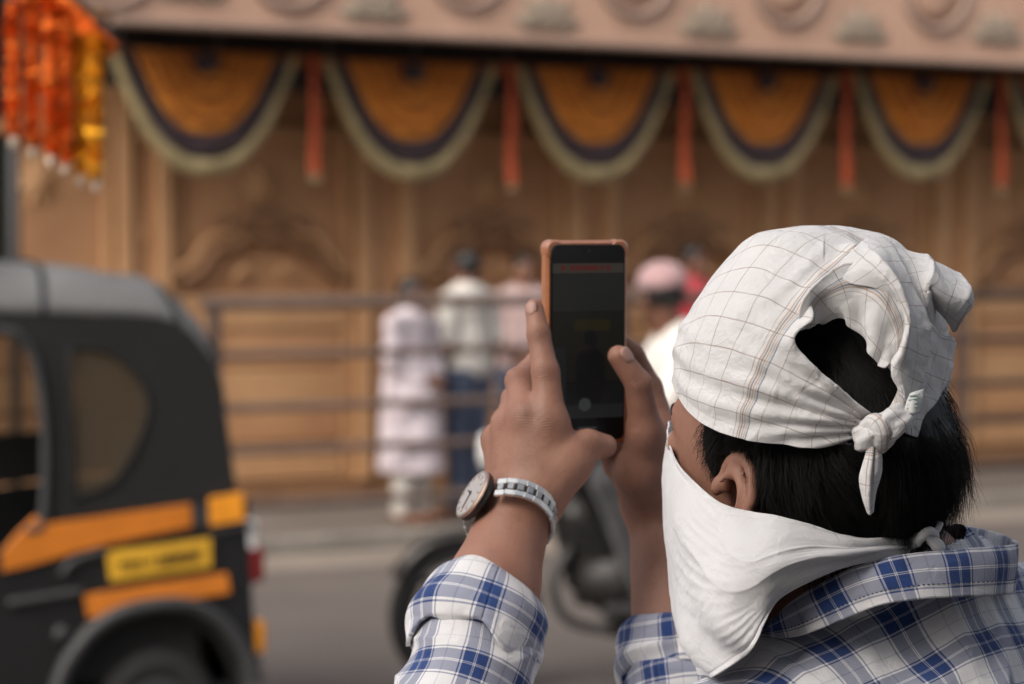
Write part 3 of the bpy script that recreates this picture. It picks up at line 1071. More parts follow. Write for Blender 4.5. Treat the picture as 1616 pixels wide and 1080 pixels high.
for y in (-.085, .085):
    G().tube([(0, y, .30), (.20, y, .72), (.30, y, .98)], [.022, .024, .018], 10).build('fork_leg', M_CHROME, bike, smooth=True)
Vm = []
for k in range(16):
    q = math.radians(30 + 100*k/15)
    for y in np.linspace(-.06, .06, 5):
        Vm.append((.335*math.cos(math.pi - q) if True else 0, y, .30 + .335*math.sin(q) - abs(y)*.25))
mo = mk('front_mudguard', Vm, gridf(16, 5), M_BBLACK, bike); m_ = mo.modifiers.new('th', 'SOLIDIFY'); m_.thickness = .006
V, F = lathe([(.02, .10), (.07, .07), (.085, .0), (.08, -.02)], 24, 'x')
mk('headlamp', [(x*1.0 + .10, y, z + .92) for x, y, z in V], F, M_BBLACK, bike)
V, F = lathe([(.078, -.02), (.07, -.035), (.02, -.045)], 24, 'x'); mk('headlamp_glass', [(x + .10, y, z + .92) for x, y, z in V], F, M_WHITE, bike)
for y in (-.2, .2):
    V, F = lathe([(.01, .03), (.034, .015), (.034, -.02), (.01, -.03)], 14, 'x'); mk('indicator', [(x + .16, yy + y*.9, z + .88) for x, yy, z in V], F, M_AMBER, bike)
    G().tube([(.18, y*.4, .90), (.16, y*.85, .885)], .01, 6).build('indicator_stalk', M_BBLACK, bike)
hb = cr(A([(.50, -.38, 1.02), (.40, -.30, 1.05), (.30, -.12, 1.03), (.30, .12, 1.03), (.40, .30, 1.05), (.50, .38, 1.02)]), 30)
G().tube(hb, .013, 8).build('handlebar', M_CHROME, bike, smooth=True)
for y in (-.28, .28):
    G().tube([(.38, y, 1.05), (.34, y*1.1, 1.20)], .007, 6).build('mirror_stalk', M_BBLACK, bike)
    V, F = lathe([(.02, .012), (.055, .006), (.055, -.004)], 18, 'x'); mk('mirror', [(x + .34, yy + y*1.15, z*.7 + 1.22) for x, yy, z in V], F, M_BBLACK, bike)
tk = [Ell((.58, 0, .90), (.24, .135, .12), None, .03), Ell((.45, 0, .90), (.12, .12, .10), None, .04)]
tv, tq = mesh_sdf(tk, .012, 12); mk('fuel_tank', tv, tq, M_BBLACK, bike)
stt = [Cone((.80, 0, .83), (1.40, 0, .88), .085, .075, .03), Ell((1.0, 0, .82), (.3, .13, .055), None, .03)]
tv, tq = mesh_sdf(stt, .012, 12); mk('seat', tv, tq, M_RUBBER, bike)
en = [Ell((.62, 0, .42), (.20, .15, .14), None, .02), Cone((.52, 0, .48), (.44, 0, .66), .095, .085, .02), Ell((.74, -.12, .40), (.11, .06, .10), None, .02)]
tv, tq = mesh_sdf(en, .012, 12); mk('engine', tv, tq, M_ENG, bike)
for k in range(6):
    V, F = boxg(-.10, .10, -.105, .105, -.006, .006, .002)
    M = Matrix.Translation((.50 - .014*k, 0, .52 + .026*k)) @ Matrix.Rotation(.45, 4, 'Y')
    mk('cooling_fin', [tuple(M @ Vector(v)) for v in V], F, M_ENG, bike, smooth=False)
G().tube(cr(A([(.40, -.06, .56), (.32, -.10, .40), (.42, -.13, .26), (.80, -.15, .25), (1.15, -.17, .32), (1.55, -.18, .40)]), 30), [.02]*14 + [.035]*16, 10).build('exhaust', M_ENG, bike, smooth=True)
G().tube([(.30, 0, .92), (.42, 0, .40), (.60, 0, .26), (.85, 0, .30), (.95, 0, .75), (.30, 0, .96)], .022, 8).build('frame', M_BBLACK, bike)
G().tube([(.90, .12, .34), (1.27, .12, .30)], .022, 8).build('swing_arm', M_BBLACK, bike)
G().tube([(.90, -.12, .34), (1.27, -.12, .30)], .022, 8).build('swing_arm', M_BBLACK, bike)
for y in (-.13, .13):
    G().tube([(1.25, y, .34), (1.12, y, .78)], .03, 10).build('shock_absorber', M_CHROME, bike, smooth=True)
G().tube([(.72, -.32, .32), (.72, .32, .32)], .014, 8).build('foot_peg', M_RUBBER, bike)
G().box(1.42, 1.60, -.09, .09, .74, .84, .02).build('tail_lamp', M_RED, bike)
sd_ = [Ell((.98, -.13, .66), (.20, .025, .11), None, .02)]
tv, tq = mesh_sdf(sd_, .01, 12); mk('side_cover', tv, tq, M_BBLACK, bike)
# ================================================================== people across the road
def skin2(name, c):
    return simple(name, c, .5, .15, 20, .1)
M_SK2 = skin2('brown skin', (.24, .11, .065)); M_SK3 = skin2('dark brown skin', (.15, .065, .04))
M_HAIR2 = simple('black hair', (.008, .007, .007), .5, .2, 60, .4, fine=300)
def person(loc, rz, h, label, top, bottom, skin_, long_top=False, hair_mat=M_HAIR2, cap_mat=None, arms='down', shoes=None, fem=False, group=None, sit=False, hyaw=0.0, name_top='shirt', name_bot='trousers'):
    """a figure about h metres tall built in its own frame: x right, y forward, z up"""
    r = empty('person', loc, rz)
    tag(r, label, 'person', group)
    k = h/1.70
    S = lambda x, y, z: A((x, y, z))*k
    hz = 0.92
    if not sit:
        hips = S(0, 0, .92); chest = S(0, .01, 1.25); nk_ = S(0, 0, 1.43); hd = S(0, .02, 1.575)
        legs = [(S(s*.09, 0, .90), S(s*.095, .02, .48), S(s*.095, -.01, .09)) for s in (-1, 1)]
        sh = [S(s*.18, 0, 1.37) for s in (-1, 1)]
        if arms == 'down':
            el = [S(s*.235, -.03, 1.10) for s in (-1, 1)]; hn_ = [S(s*.225, .05, .86) for s in (-1, 1)]
        elif arms == 'fold':
            el = [S(s*.23, .02, 1.10) for s in (-1, 1)]; hn_ = [S(s*.05, .19, 1.00) for s in (-1, 1)]
    else:
        hips = S(0, 0, .02); chest = S(0, .10, .36); nk_ = S(0, .15, .55); hd = S(0, .20, .70)
        legs = [(S(s*.10, .04, .0), S(s*.19, .46, .02), S(s*.20, .30, -.42)) for s in (-1, 1)]
        sh = [S(s*.18, .13, .48) for s in (-1, 1)]
        el = [S(s*.27, .30, .26) for s in (-1, 1)]; hn_ = [S(s*.30, .50, .27) for s in (-1, 1)]
    HY = A(Matrix.Rotation(hyaw, 3, 'Z')); SH = lambda x, y, z: HY @ S(x, y, z)
    bp = [Ell(hd + SH(0, -.008, .025), S(.074, .092, .085), HY, .0), Ell(hd + SH(0, .035, -.035), S(.056, .055, .075), HY, .02),
          Cone(hd + SH(0, .09, .0), hd + SH(0, .105, -.03), .008, .013, .01), Cone(hd + SH(-.02, .082, -.065), hd + SH(.02, .082, -.065), .008, .008, .008),
          Ell(hd + SH(-.078, -.005, -.01), S(.012, .022, .034), HY, .006), Ell(hd + SH(.078, -.005, -.01), S(.012, .022, .034), HY, .006),
          Cone(hd + SH(0, -.02, -.05), nk_ + S(0, 0, -.03), .052, .056, .02),
          Ell((chest*.5 + nk_*.5), S(.16, .09, .14), None, .05), Ell((chest + hips)/2, S(.135, .09, .22), None, .06), Ell(hips, S(.15, .10, .11), None, .05)]
    for i in (0, 1):
        bp += [Cone(nk_ + S(0, 0, -.03), sh[i], .045, .05, .04), Cone(sh[i], el[i], .046, .037, .02), Cone(el[i], hn_[i], .037, .025, .015)]
        d = hn_[i] - el[i]; d /= np.linalg.norm(d)
        pal = hn_[i] + d*.05*k
        fin = [Cone(hn_[i], pal, .026, .030, .01)]
        sd_ = np.cross(d, A((0, 1, .2))); sd_ /= np.linalg.norm(sd_)
        for f_ in range(4):
            b_ = pal + sd_*(f_ - 1.5)*.017; fin.append(Cone(b_, b_ + d*(.06 + .012*(1.5 - abs(f_ - 1.5)))*k, .0095, .0075, .003))
        fin.append(Cone(hn_[i] + sd_*.02, hn_[i] + sd_*.045 + d*.05, .012, .009, .006))
        bp.append(Un(fin, None, .01))
        a, b, c = legs[i]
        bp += [Cone(a, b, .078, .055, .03), Cone(b, c, .054, .038, .02)]
    bv, bq = mesh_sdf(bp, .0085, 16)
    mk('body', bv, bq, skin_, r)
    # hair
    hp_ = [Ell(hd + SH(0, -.018, .034), S(.084, .097, .090), HY, .0)]
    if fem: hp_ += [Cone(hd + SH(0, -.07, .02), hd + SH(0, -.09, -.16), .05, .035, .03)]
    hp_.append(Sub(Ell(hd + SH(0, .085, -.055), S(.075, .085, .10), HY), .012))
    hp_.append(Sub(Ell(hd + SH(0, .03, -.12), S(.12, .10, .10), HY), .012))
    hv, hq = mesh_sdf(hp_, .008, 14, lambda p: .004*vnoise(p, 45, 5, 2))
    mk('hair', hv, hq, hair_mat, r)
    for s in (-1, 1):
        V, F = sphere_lo(hd + SH(s*.03, .082, .005), .011); mk('eye', V, F, M_HAIR2, r)
    if cap_mat is not None:
        cp = [Ell(hd + SH(0, -.012, .062), S(.092, .106, .078), HY, 0)]
        cp.append(Sub(Ell(hd + SH(0, .0, -.045), S(.2, .2, .085), HY), .01))
        cv, cq = mesh_sdf(cp, .008, 14); mk('cap', cv, cq, cap_mat, r)
        V, F = [], []
        for i in range(12):
            q = math.radians(-70 + 140*i/11)
            for rr_ in (.095, .155 - .03*abs(i-5.5)/5.5):
                V.append(hd + SH(rr_*math.sin(q)*.85, .02 + rr_*math.cos(q), .045 - (rr_-.09)*.3))
        o = mk('cap_peak', V, gridf(12, 2), cap_mat, r); m_ = o.modifiers.new('th', 'SOLIDIFY'); m_.thickness = .006
    # top
    tp_ = [Ell((chest*.5 + nk_*.5), S(.185, .115, .165), None, .05), Ell((chest + hips)/2, S(.165, .118, .26), None, .06)]
    for i in (0, 1):
        tp_ += [Cone(nk_ + S(0, 0, -.045), sh[i], .052, .066, .04), Cone(sh[i], sh[i]*.15 + el[i]*.85, .066, .058, .02)]
        if long_top: tp_ += [Cone(el[i], el[i]*.25 + hn_[i]*.75, .056, .044, .02)]
    if long_top and not sit:
        tp_ += [Cone(S(0, 0, .95), S(0, 0, .38), .175, .195, .05), Ell(S(0, 0, .42), S(.215, .15, .14), None, .05)]
    else:
        tp_ += [Ell(hips + S(0, 0, .03), S(.180, .128, .13), None, .05)]
    tv, tq = mesh_sdf(tp_, .010, 14, lambda p: .006*vnoise(p, 12, 9, 2) + .004*vnoise(p, 30, 4, 1))
    lo_z = .36*k if (long_top and not sit) else (.82*k if not sit else -9)
    tv[:, 2] = np.maximum(tv[:, 2], lo_z)
    mk(name_top, tv, tq, top, r)
    bt = [Ell(hips, S(.165, .115, .12), None, .04)]
    for i in (0, 1):
        a, b, c = legs[i]; bt += [Cone(a, b, .096, .072, .04), Cone(b, c, .070, .058, .03)]
    tv, tq = mesh_sdf(bt, .011, 14, lambda p: .005*vnoise(p, 14, 19, 2)); mk(name_bot, tv, tq, bottom, r)
    for i in (0, 1):
        c = legs[i][2]
        bz = c[2] - .09*k
        ft = [Cone(A((c[0], c[1] - .03, bz + .04)), A((c[0], c[1] + .16, bz + .034)), .04, .033, .02), Cone(A((c[0], c[1], bz + .10)), A((c[0], c[1], bz + .04)), .042, .042, .02)]
        fv, fq = mesh_sdf(ft, .010, 12); fv[:, 2] = np.maximum(fv[:, 2], bz + .002); mk('shoe', fv, fq, shoes or M_SHOE2, r)
    return r
def sphere_lo(c, r_):
    V, F = [], []
    for i in range(7):
        a = math.pi*i/6
        for j in range(10):
            b = 2*math.pi*j/10
            V.append(A(c) + r_*A((math.sin(a)*math.cos(b), math.sin(a)*math.sin(b), math.cos(a))))
    return V, gridf(7, 10, cv=True)
M_SHOE2 = simple('brown sandal', (.22, .10, .06), .6, .2, 20)
M_LILAC = cloth('pale lilac kurta', (.62, .53, .57), (.74, .65, .69))
M_WHITEC = cloth('off white shirt', (.62, .58, .53), (.74, .70, .64))
M_PINKC = cloth('pink patterned shirt', (.50, .33, .31), (.70, .55, .53), sc=30)
M_JEANS = cloth('blue denim', (.045, .065, .12), (.08, .11, .18))
M_REDC = cloth('red shirt', (.38, .03, .04), (.5, .05, .06))
M_DARKT = cloth('dark trousers', (.02, .02, .022), (.035, .034, .036))
M_PINKCAP = cloth('dusty pink cap', (.34, .20, .20), (.42, .27, .27))
GRP = 'people standing behind the railing'
def stand(px, dep): return W(tpx(px, dep), dep, .085)
person(stand(648, .46), ALPHA + math.radians(205), 1.46, 'person in a long pale lilac kurta standing behind the railing', M_LILAC, M_WHITEC, M_SK3, long_top=True, arms='fold', fem=True, group=GRP, name_top='kurta', name_bot='leggings')
person(stand(738, .62), ALPHA + math.radians(20), 1.62, 'person in an off white shirt and blue jeans, back turned, behind the railing', M_WHITEC, M_JEANS, M_SK3, long_top=True and False, arms='down', group=GRP)
person(stand(826, .95), ALPHA + math.radians(160), 1.60, 'person in a pink patterned shirt behind the railing, half hidden by the hand', M_PINKC, M_JEANS, M_SK2, arms='fold', group=GRP)
person(stand(1092, .85), ALPHA + math.radians(190), 1.66, 'dark haired person in a red shirt behind the railing beside the white headscarf', M_REDC, M_DARKT, M_SK3, arms='down', group=GRP)
# rider on the motorcycle, facing left along its heading
BM = Matrix.Rotation(GB, 3, 'Z')
rp = Vector((BK[0], BK[1], 0)) + BM @ Vector((.98, 0, .80))
person(rp, GB + math.radians(90), 1.72, 'rider in a dusty pink cap and white shirt seated on the motorcycle', M_WHITEC, M_DARKT, M_SK3, cap_mat=M_PINKCAP, sit=True, hyaw=math.radians(-75), shoes=M_RUBBER)

# ================================================================== marigold strings at the top left
def marigold(name, lo, hi):
    t = NT(name)
    t.set(Base_Color=t.ramp(t.noise(70, 4), [(.3, lo), (.7, hi)]), Roughness=.7)
    t.b.inputs['Specular IOR Level'].default_value = .1
    t.bump(t.noise(160, 2), .4, .004)
    return t.m
M_MO = marigold('orange marigold', (.74, .155, .02), (.92, .26, .045)); M_MY = marigold('yellow marigold', (.70, .30, .015), (.88, .46, .04))
M_BUD = simple('tuberose bud', (.62, .50, .40), .6, .2, 30, .1)
def flower_mesh():
    """ruffled ball of petals"""
    V, F = [], []
    for lay, (n_, r_, z_, tl_a) in enumerate(((12, .046, -.012, .2), (12, .043, .0, .75), (9, .034, .010, 1.1), (6, .02, .016, 1.35))):
        for k in range(n_):
            a = 2*math.pi*(k + .5*(lay % 2))/n_
            d = A((math.cos(a), math.sin(a), 0)); sdv = A((-math.sin(a), math.cos(a), 0))
            tip = d*r_*math.cos(tl_a*.45) + A((0, 0, z_ + r_*.4*math.sin(tl_a)))
            mid = d*r_*.6 + A((0, 0, z_ + .006))
            w = r_*.42
            b = len(V)
            V += [tuple(d*r_*.1 + A((0, 0, z_ - .006))), tuple(mid + sdv*w), tuple(tip + sdv*w*.6), tuple(tip*1.02 + A((0, 0, -.004))), tuple(tip - sdv*w*.6), tuple(mid - sdv*w)]
            F += [(b, b+1, b+2, b+3), (b, b+3, b+4, b+5)]
    return V, F
fm = None
GD = 5.2; GS = GD/12.3
strands = [(20, 4, 214, M_MO), (50, 0, 230, M_MO), (79, -6, 244, M_MO), (101, 10, 256, M_MO), (126, 52, 274, M_MY), (150, 58, 282, M_MY)]
words_ = ['leftmost orange marigold string at the top left corner', 'second orange marigold string from the left, slightly longer than the first',
          'third orange marigold string from the left', 'fourth orange marigold string, next to the yellow ones',
          'yellow marigold string next to the orange ones', 'longest yellow marigold string, rightmost of the bunch']
meshes = {}
for si, (px, y0, y1, mat) in enumerate(strands):
    top_, bot_ = P(px, y0, GD + .02*math.sin(si*2)), P(px + 2, y1, GD + .02*math.sin(si*2))
    L_ = np.linalg.norm(top_ - bot_); n_ = int(L_/(.027*GS))
    rt_ = empty('marigold_string', top_)
    tag(rt_, words_[si], 'garland', 'marigold strings at the top left corner')
    mk('thread', *tubeg([(0, 0, 0), tuple((bot_ - top_)*.5), tuple(bot_ - top_)], .026*GS, 8), mat, rt_)
    for k in range(n_):
        if mat.name not in meshes:
            V, F = flower_mesh(); o = mk('marigold', V, F, mat, rt_, smooth=False); meshes[mat.name] = o
        else:
            o = meshes[mat.name].copy(); link(o, rt_)
        o.location = tuple((bot_ - top_)*((k + .5)/n_) + A((random.uniform(-.008, .008), random.uniform(-.01, .01), 0))*GS)
        o.rotation_euler = (random.uniform(-.5, .5) + (math.pi if k % 2 else 0), random.uniform(-.5, .5), random.uniform(0, 6))
        sc_ = GS*random.uniform(.92, 1.12); o.scale = (sc_, sc_, sc_)
    V, F = sphere_lo((0, 0, 0), .028); mk('tuberose_bud', [tuple(A(v)*A((.9, .9, 1.4))*GS + (bot_ - top_) + A((0, 0, -.03))*GS) for v in V], F, M_BUD, rt_)
# the orange garland the strings hang from
pts = cr(A([P(-40,-60,GD), P(30,-20,GD), P(88,4,GD), P(120,30,GD), P(150,56,GD), P(176,76,GD+.05)]), 60)
gl = empty('marigold_garland', pts[0])
tag(gl, 'sagging orange marigold garland from which the strings hang', 'garland')
mk('cord', *tubeg(pts - pts[0], .028*GS, 8), M_MO, gl)
S_ = np.concatenate([[0], np.cumsum(np.linalg.norm(np.diff(pts, axis=0), axis=1))])
for k, s_ in enumerate(np.arange(.01, S_[-1], .030*GS)):
    p_ = A([np.interp(s_, S_, pts[:, i]) for i in range(3)])
    o = meshes[M_MO.name].copy(); link(o, gl); o.location = tuple(p_ - pts[0] + A((0, random.uniform(-.01, .01), random.uniform(-.01, .01)))*GS)
    o.rotation_euler = (random.uniform(0, 6), random.uniform(0, 6), random.uniform(0, 6)); o.scale = (1.1*GS,)*3
# post and arm that carry the garland
st_ = empty('garland_stand', (P(-70, 200, GD)[0], P(-70, 200, GD)[1], 0))
tag(st_, 'dark iron stand at the left edge carrying the marigold garland', 'stand')
G().tube([(0, 0, 0), (0, 0, 2.36)], .02, 10).build('upright', M_SOFFIT, st_, smooth=True)
arm = cr(A([(0, 0, 2.34)] + [tuple(q - A(st_.location)) for q in (P(-40,-66,GD), P(60,-30,GD), P(110,-4,GD+.03), P(150,34,GD+.05), P(180,64,GD+.06))]), 30)
G().tube(arm, .011, 8).build('curved_arm', M_SOFFIT, st_, smooth=True)
# ================================================================== the man with the phone
PSI, THETA = math.radians(47), math.radians(12)        # head turned left, tipped up a little
HS = 0.97                                             # head size
_fw = A((-math.sin(PSI)*math.cos(THETA), math.cos(PSI)*math.cos(THETA), math.sin(THETA)))
_rt = A((math.cos(PSI), math.sin(PSI), 0)); _up = np.cross(_rt, _fw)
HR = np.stack([_rt, _fw, _up], 1)
HO = P(1257, 759, 1.73)                                # midway between the ears
def Hd(x, y, z): return HO + HR @ (A((x, y, z)) * HS)
PSIT = math.radians(50)
TF = A((-math.sin(PSIT), math.cos(PSIT), 0)); TR_ = A((math.cos(PSIT), math.sin(PSIT), 0)); TU = A((0, 0, 1.0))
TRm = np.stack([TR_, TF, TU], 1)
NB = P(1400, 930, 1.76)                                # base of the neck
def To(x, y, z): return NB + TRm @ A((x, y, z))
MAN = A((NB[0] + .0, NB[1] + .0, 0.0))
man = empty('person', MAN)
tag(man, 'person in white headscarf, face kerchief and blue plaid shirt raising a phone to film', 'person')

# ------------------------------------------------------------------ joints
LE, LWr = P(655, 1350, 1.70), P(814, 812, 1.84)
RE, RWr = P(1085, 1290, 1.86), P(1047, 812, 1.95)
LS, RS_ = To(-.165, .01, -.112), To(.19, 0, -.075)
LF1 = P(777, 930, 1.805)
def C_(a, b, ra, rb, k=0.01): return Cone(P(*a), P(*b), ra, rb, k)
left_hand = Un([
    C_((845,780,1.842), (868,672,1.842), .0180, .0140, .012),
    C_((826,778,1.845), (833,660,1.848), .0185, .0142, .012),
    C_((808,782,1.855), (804,672,1.868), .0170, .0134, .012),
    C_((798,790,1.865), (787,694,1.888), .0150, .0122, .012),
    C_((850,790,1.842), (897,733,1.842), .0205, .0165, .012),
    C_((872,700,1.845), (893,722,1.845), .0125, .0125, .012),
], None, 0.012)
left_fingers = Un([
    Un([C_((868,672,1.842), (861,588,1.850), .0132, .0106, .004), C_((861,588,1.850), (850,528,1.858), .0104, .0088, .004), C_((850,528,1.858), (843,486,1.866), .0088, .0072, .004)], None, .002),
    Un([C_((833,660,1.848), (819,602,1.882), .0130, .0108, .004), C_((819,602,1.882), (848,572,1.922), .0104, .0090, .004), C_((848,572,1.922), (884,566,1.928), .0090, .0075, .004)], None, .002),
    Un([C_((804,672,1.868), (812,630,1.905), .0122, .0102, .004), C_((812,630,1.905), (850,612,1.930), .0100, .0088, .004), C_((850,612,1.930), (888,610,1.932), .0086, .0073, .004)], None, .002),
    Un([C_((787,694,1.888), (800,664,1.918), .0110, .0092, .004), C_((800,664,1.918), (835,652,1.936), .0090, .0080, .004), C_((835,652,1.936), (868,652,1.936), .0078, .0066, .004)], None, .002),
    Un([C_((897,733,1.842), (928,702,1.848), .0158, .0118, .004), C_((928,702,1.848), (955,704,1.856), .0118, .0092, .003)], None, .003),
], 0.0015, 0.010)
right_hand = Un([
    C_((1045,795,1.95), (1045,688,1.945), .0190, .0140, .012),
    C_((1035,795,1.955), (1046,712,1.962), .0190, .0140, .012),
    C_((1022,795,1.955), (1030,740,1.972), .0170, .0135, .012),
    C_((1012,790,1.950), (1008,762,1.965), .0150, .0130, .012),
    C_((1030,790,1.945), (1012,745,1.925), .0220, .0200, .012),
    C_((1012,745,1.925), (1018,682,1.905), .0190, .0132, .012),
    C_((1040,690,1.940), (1020,700,1.915), .0120, .0120, .010),
    C_((1005,760,1.945), (975,735,1.950), .0150, .0120, .010),
], None, 0.012)
right_fingers = Un([
    Un([C_((1018,682,1.905), (1008,606,1.890), .0132, .0106, .004), C_((1008,606,1.890), (976,562,1.884), .0106, .0086, .003)], None, .003),
    Un([C_((1045,688,1.945), (1026,612,1.948), .0130, .0100, .004), C_((1026,612,1.948), (1000,560,1.940), .0098, .0084, .004), C_((1000,560,1.940), (975,535,1.934), .0083, .0070, .004)], None, .002),
    Un([C_((1046,712,1.962), (1020,650,1.975), .0130, .0104, .004), C_((1020,650,1.975), (980,622,1.953), .0100, .0088, .004), C_((980,622,1.953), (945,612,1.942), .0086, .0073, .004)], None, .002),
    Un([C_((1030,740,1.972), (1008,690,1.982), .0124, .0102, .004), C_((1008,690,1.982), (975,665,1.955), .0098, .0086, .004), C_((975,665,1.955), (940,660,1.943), .0085, .0072, .004)], None, .002),
    Un([C_((1008,762,1.965), (985,727,1.965), .0112, .0094, .004), C_((985,727,1.965), (960,708,1.945), .0092, .0082, .004), C_((960,708,1.945), (940,704,1.930), .0080, .0068, .004)], None, .002),
], 0.0015, 0.010)

def ear_prims(sx):
    out = []
    def E(y, z, flare=0.0):
        f = (0.014 - y) / 0.04
        return Hd(sx * (0.0755 + 0.013 * f + flare), y - 0.004, z - .007)
    ES = .86
    helix = [(.010,.006),(.015,.020),(.008,.032),(-.006,.036),(-.019,.029),(-.025,.012),(-.022,-.006),(-.014,-.019),(-.004,-.027),(.006,-.026)]
    pts = cr([A(q)*ES for q in helix], 26)
    for i in range(25):
        r0 = .0036 + (.0022 if i > 19 else 0)
        out.append(Cone(E(*pts[i]), E(*pts[i+1]), r0, r0, .003))
    anti = cr([A(q)*ES for q in [(-.002,.024),(-.012,.014),(-.013,.0),(-.006,-.014)]], 10)
    for i in range(9):
        out.append(Cone(E(*anti[i], .001), E(*anti[i+1], .001), .0036, .0036, .004))
    R2 = HR @ A(Matrix.Rotation(sx * math.radians(-28), 3, 'Z'))
    out.append(Ell(E(-.006, .004, -.005), A((.0035, .020, .028)) * HS, R2, .004))
    out.append(Ell(Hd(sx*.077, .013, -.002), A((.005, .005, .008)) * HS, HR, .004))
    return Un(out, None, .006), Sub(Ell(E(.001, .002, .006), A((.010, .0085, .013)) * HS, R2), .004)

head = [
    Ell(Hd(0, -.014, .045), A((.0765, .0985, .087)) * HS, HR, .0),
    Ell(Hd(0, .040, .030), A((.066, .062, .070)) * HS, HR, .02),
    Ell(Hd(0, .034, -.032), A((.058, .050, .064)) * HS, HR, .02),
    Cone(Hd(-.050, .004, -.050), Hd(-.016, .052, -.094), .020*HS, .016*HS, .02),
    Cone(Hd(.050, .004, -.050), Hd(.016, .052, -.094), .020*HS, .016*HS, .02),
    Cone(Hd(-.014, .056, -.094), Hd(.014, .056, -.094), .017*HS, .017*HS, .015),
    Cone(Hd(-.040, .056, -.015), Hd(-.02, .070, -.02), .013*HS, .012*HS, .015),
    Cone(Hd(.043, .060, -.015), Hd(.02, .074, -.02), .014*HS, .012*HS, .015),
    Cone(Hd(0, .090, .018), Hd(0, .099, -.028), .008*HS, .011*HS, .010),
    Cone(Hd(-.013, .086, -.032), Hd(.013, .086, -.032), .008*HS, .008*HS, .006),
    Cone(Hd(-.036, .084, .030), Hd(.036, .084, .030), .008*HS, .008*HS, .014),
    Cone(Hd(-.020, .076, -.060), Hd(.020, .076, -.060), .0065*HS, .0065*HS, .006),
    Cone(Hd(-.016, .074, -.070), Hd(.016, .074, -.070), .0075*HS, .0075*HS, .006),
    Sub(Ell(Hd(-.032, .101, .008), A((.018, .014, .012)) * HS, HR), .008),
    Sub(Ell(Hd(.032, .101, .008), A((.018, .014, .012)) * HS, HR), .008),
    Ell(Hd(-.032, .084, .008), A((.0135, .0125, .0125)) * HS, HR, .003),
    Ell(Hd(.032, .084, .008), A((.0135, .0125, .0125)) * HS, HR, .003),
]
neck = [Cone(Hd(0, -.030, -.030), NB + A((0, 0, -.03)), .056, .060, .025)]
torso = [
    Ell(To(0, .02, -.20), (.150, .095, .20), TRm, .05),
    Ell(To(0, .02, -.42), (.135, .090, .17), TRm, .06),
    Cone(To(-.13, 0, -.095), To(.15, 0, -.07), .050, .052, .05),
    Cone(NB, LS, .045, .048, .04), Cone(NB, RS_, .045, .048, .04),
    Cone(LS, LE, .048, .040, .02), Cone(LE, LF1, .040, .0335, .015), Cone(LF1, LWr, .0335, .0275, .012),
    Cone(RS_, RE, .048, .040, .02), Cone(RE, RWr, .041, .0275, .015),
]
bodyp = head + neck + torso + [*ear_prims(-1), *ear_prims(1), left_hand, left_fingers, right_hand, right_fingers]
# finger creases and knuckle dents
for (a, r) in (((861,588,1.838), .0020), ((852,528,1.848), .0016)):
    pass
BV, BQ = mesh_sdf(bodyp, 0.0023, 20)
BV = relax(BV, BQ, 1, 0.4)
def near_pt(V, pts, r):
    a = np.zeros(len(V))
    for p in pts:
        a = np.maximum(a, np.exp(-(((V - p)**2).sum(1)) / (2*r*r)))
    return a
kn = [P(861,590,1.84), P(851,529,1.848), P(868,668,1.828), P(832,655,1.834), P(803,668,1.855), P(786,690,1.878), P(1008,603,1.878), P(928,700,1.836), P(818,600,1.872)]
pig = near_pt(BV, kn, .0055)
lip = near_pt(BV, [Hd(x, .082, -.065) for x in (-.018, -.009, 0, .009, .018)], .007)

def skin():
    t = NT('brown skin')
    n1 = t.noise(28, 5, .6); n2 = t.noise(420, 3, .6); n3 = t.noise(9, 3)
    col = t.ramp(n1, [(0.25, (0.205, 0.096, 0.062)), (0.5, (0.285, 0.142, 0.094)), (0.75, (0.345, 0.180, 0.124))])
    col = t.mix(t.math('MULTIPLY', t.math('GREATER_THAN', t.noise(170, 3), .63), .22), col, c4((.15, .062, .04)))
    col = t.mix(t.math('MULTIPLY', n3, .45), col, c4((0.36, 0.158, 0.112)))
    at = t.new('ShaderNodeAttribute', attribute_name='pigment')
    col = t.mix(t.math('MULTIPLY', at.outputs['Fac'], .55), col, c4((0.14, 0.055, 0.032)))
    t.set(Base_Color=col)
    t.set(Roughness=t.math('MULTIPLY_ADD', n1, .25, .44))
    t.b.inputs['Subsurface Weight'].default_value = 0.06
    t.b.inputs['Subsurface Radius'].default_value = (0.008, 0.003, 0.0015)
    t.b.inputs['Subsurface Scale'].default_value = 0.6
    al = t.new('ShaderNodeAttribute', attribute_name='along')
    wv = t.math('SINE', t.math('ADD', t.math('MULTIPLY', al.outputs['Fac'], 3000), t.math('MULTIPLY', t.noise(200, 2), 5)))
    h = t.math('ADD', t.math('MULTIPLY', n2, .6), t.noise(130, 4, .65, dist=.8))
    h = t.math('ADD', h, t.math('MULTIPLY', t.noise(42, 3, .5, dist=1.5), 1.2))
    h = t.math('ADD', h, t.math('MULTIPLY', t.math('MULTIPLY', wv, at.outputs['Fac']), .55))
    t.bump(h, .35, .0012)
    return t.m
M_SKIN = skin()
ax_ = [P(850,528,1.858) - P(868,672,1.842)]*3 + [P(833,660,1.848) - P(826,778,1.845)]*3 + [P(975,562,1.884) - P(1007,606,1.890), P(955,704,1.856) - P(928,702,1.848), P(819,602,1.882) - P(833,660,1.848)]
kax = kn[:3] + kn[3:6] + kn[6:]
along = np.zeros(len(BV)); best = np.full(len(BV), 9.)
for p_, a__ in zip(kax, ax_):
    d2 = ((BV - p_)**2).sum(1); m_ = d2 < best
    along = np.where(m_, (BV - p_) @ (a__/np.linalg.norm(a__)), along); best = np.minimum(best, d2)
body = mk('body', BV, BQ, M_SKIN, man, origin=MAN, attrs={'pigment': np.clip(pig + lip*.6, 0, 1), 'along': along})

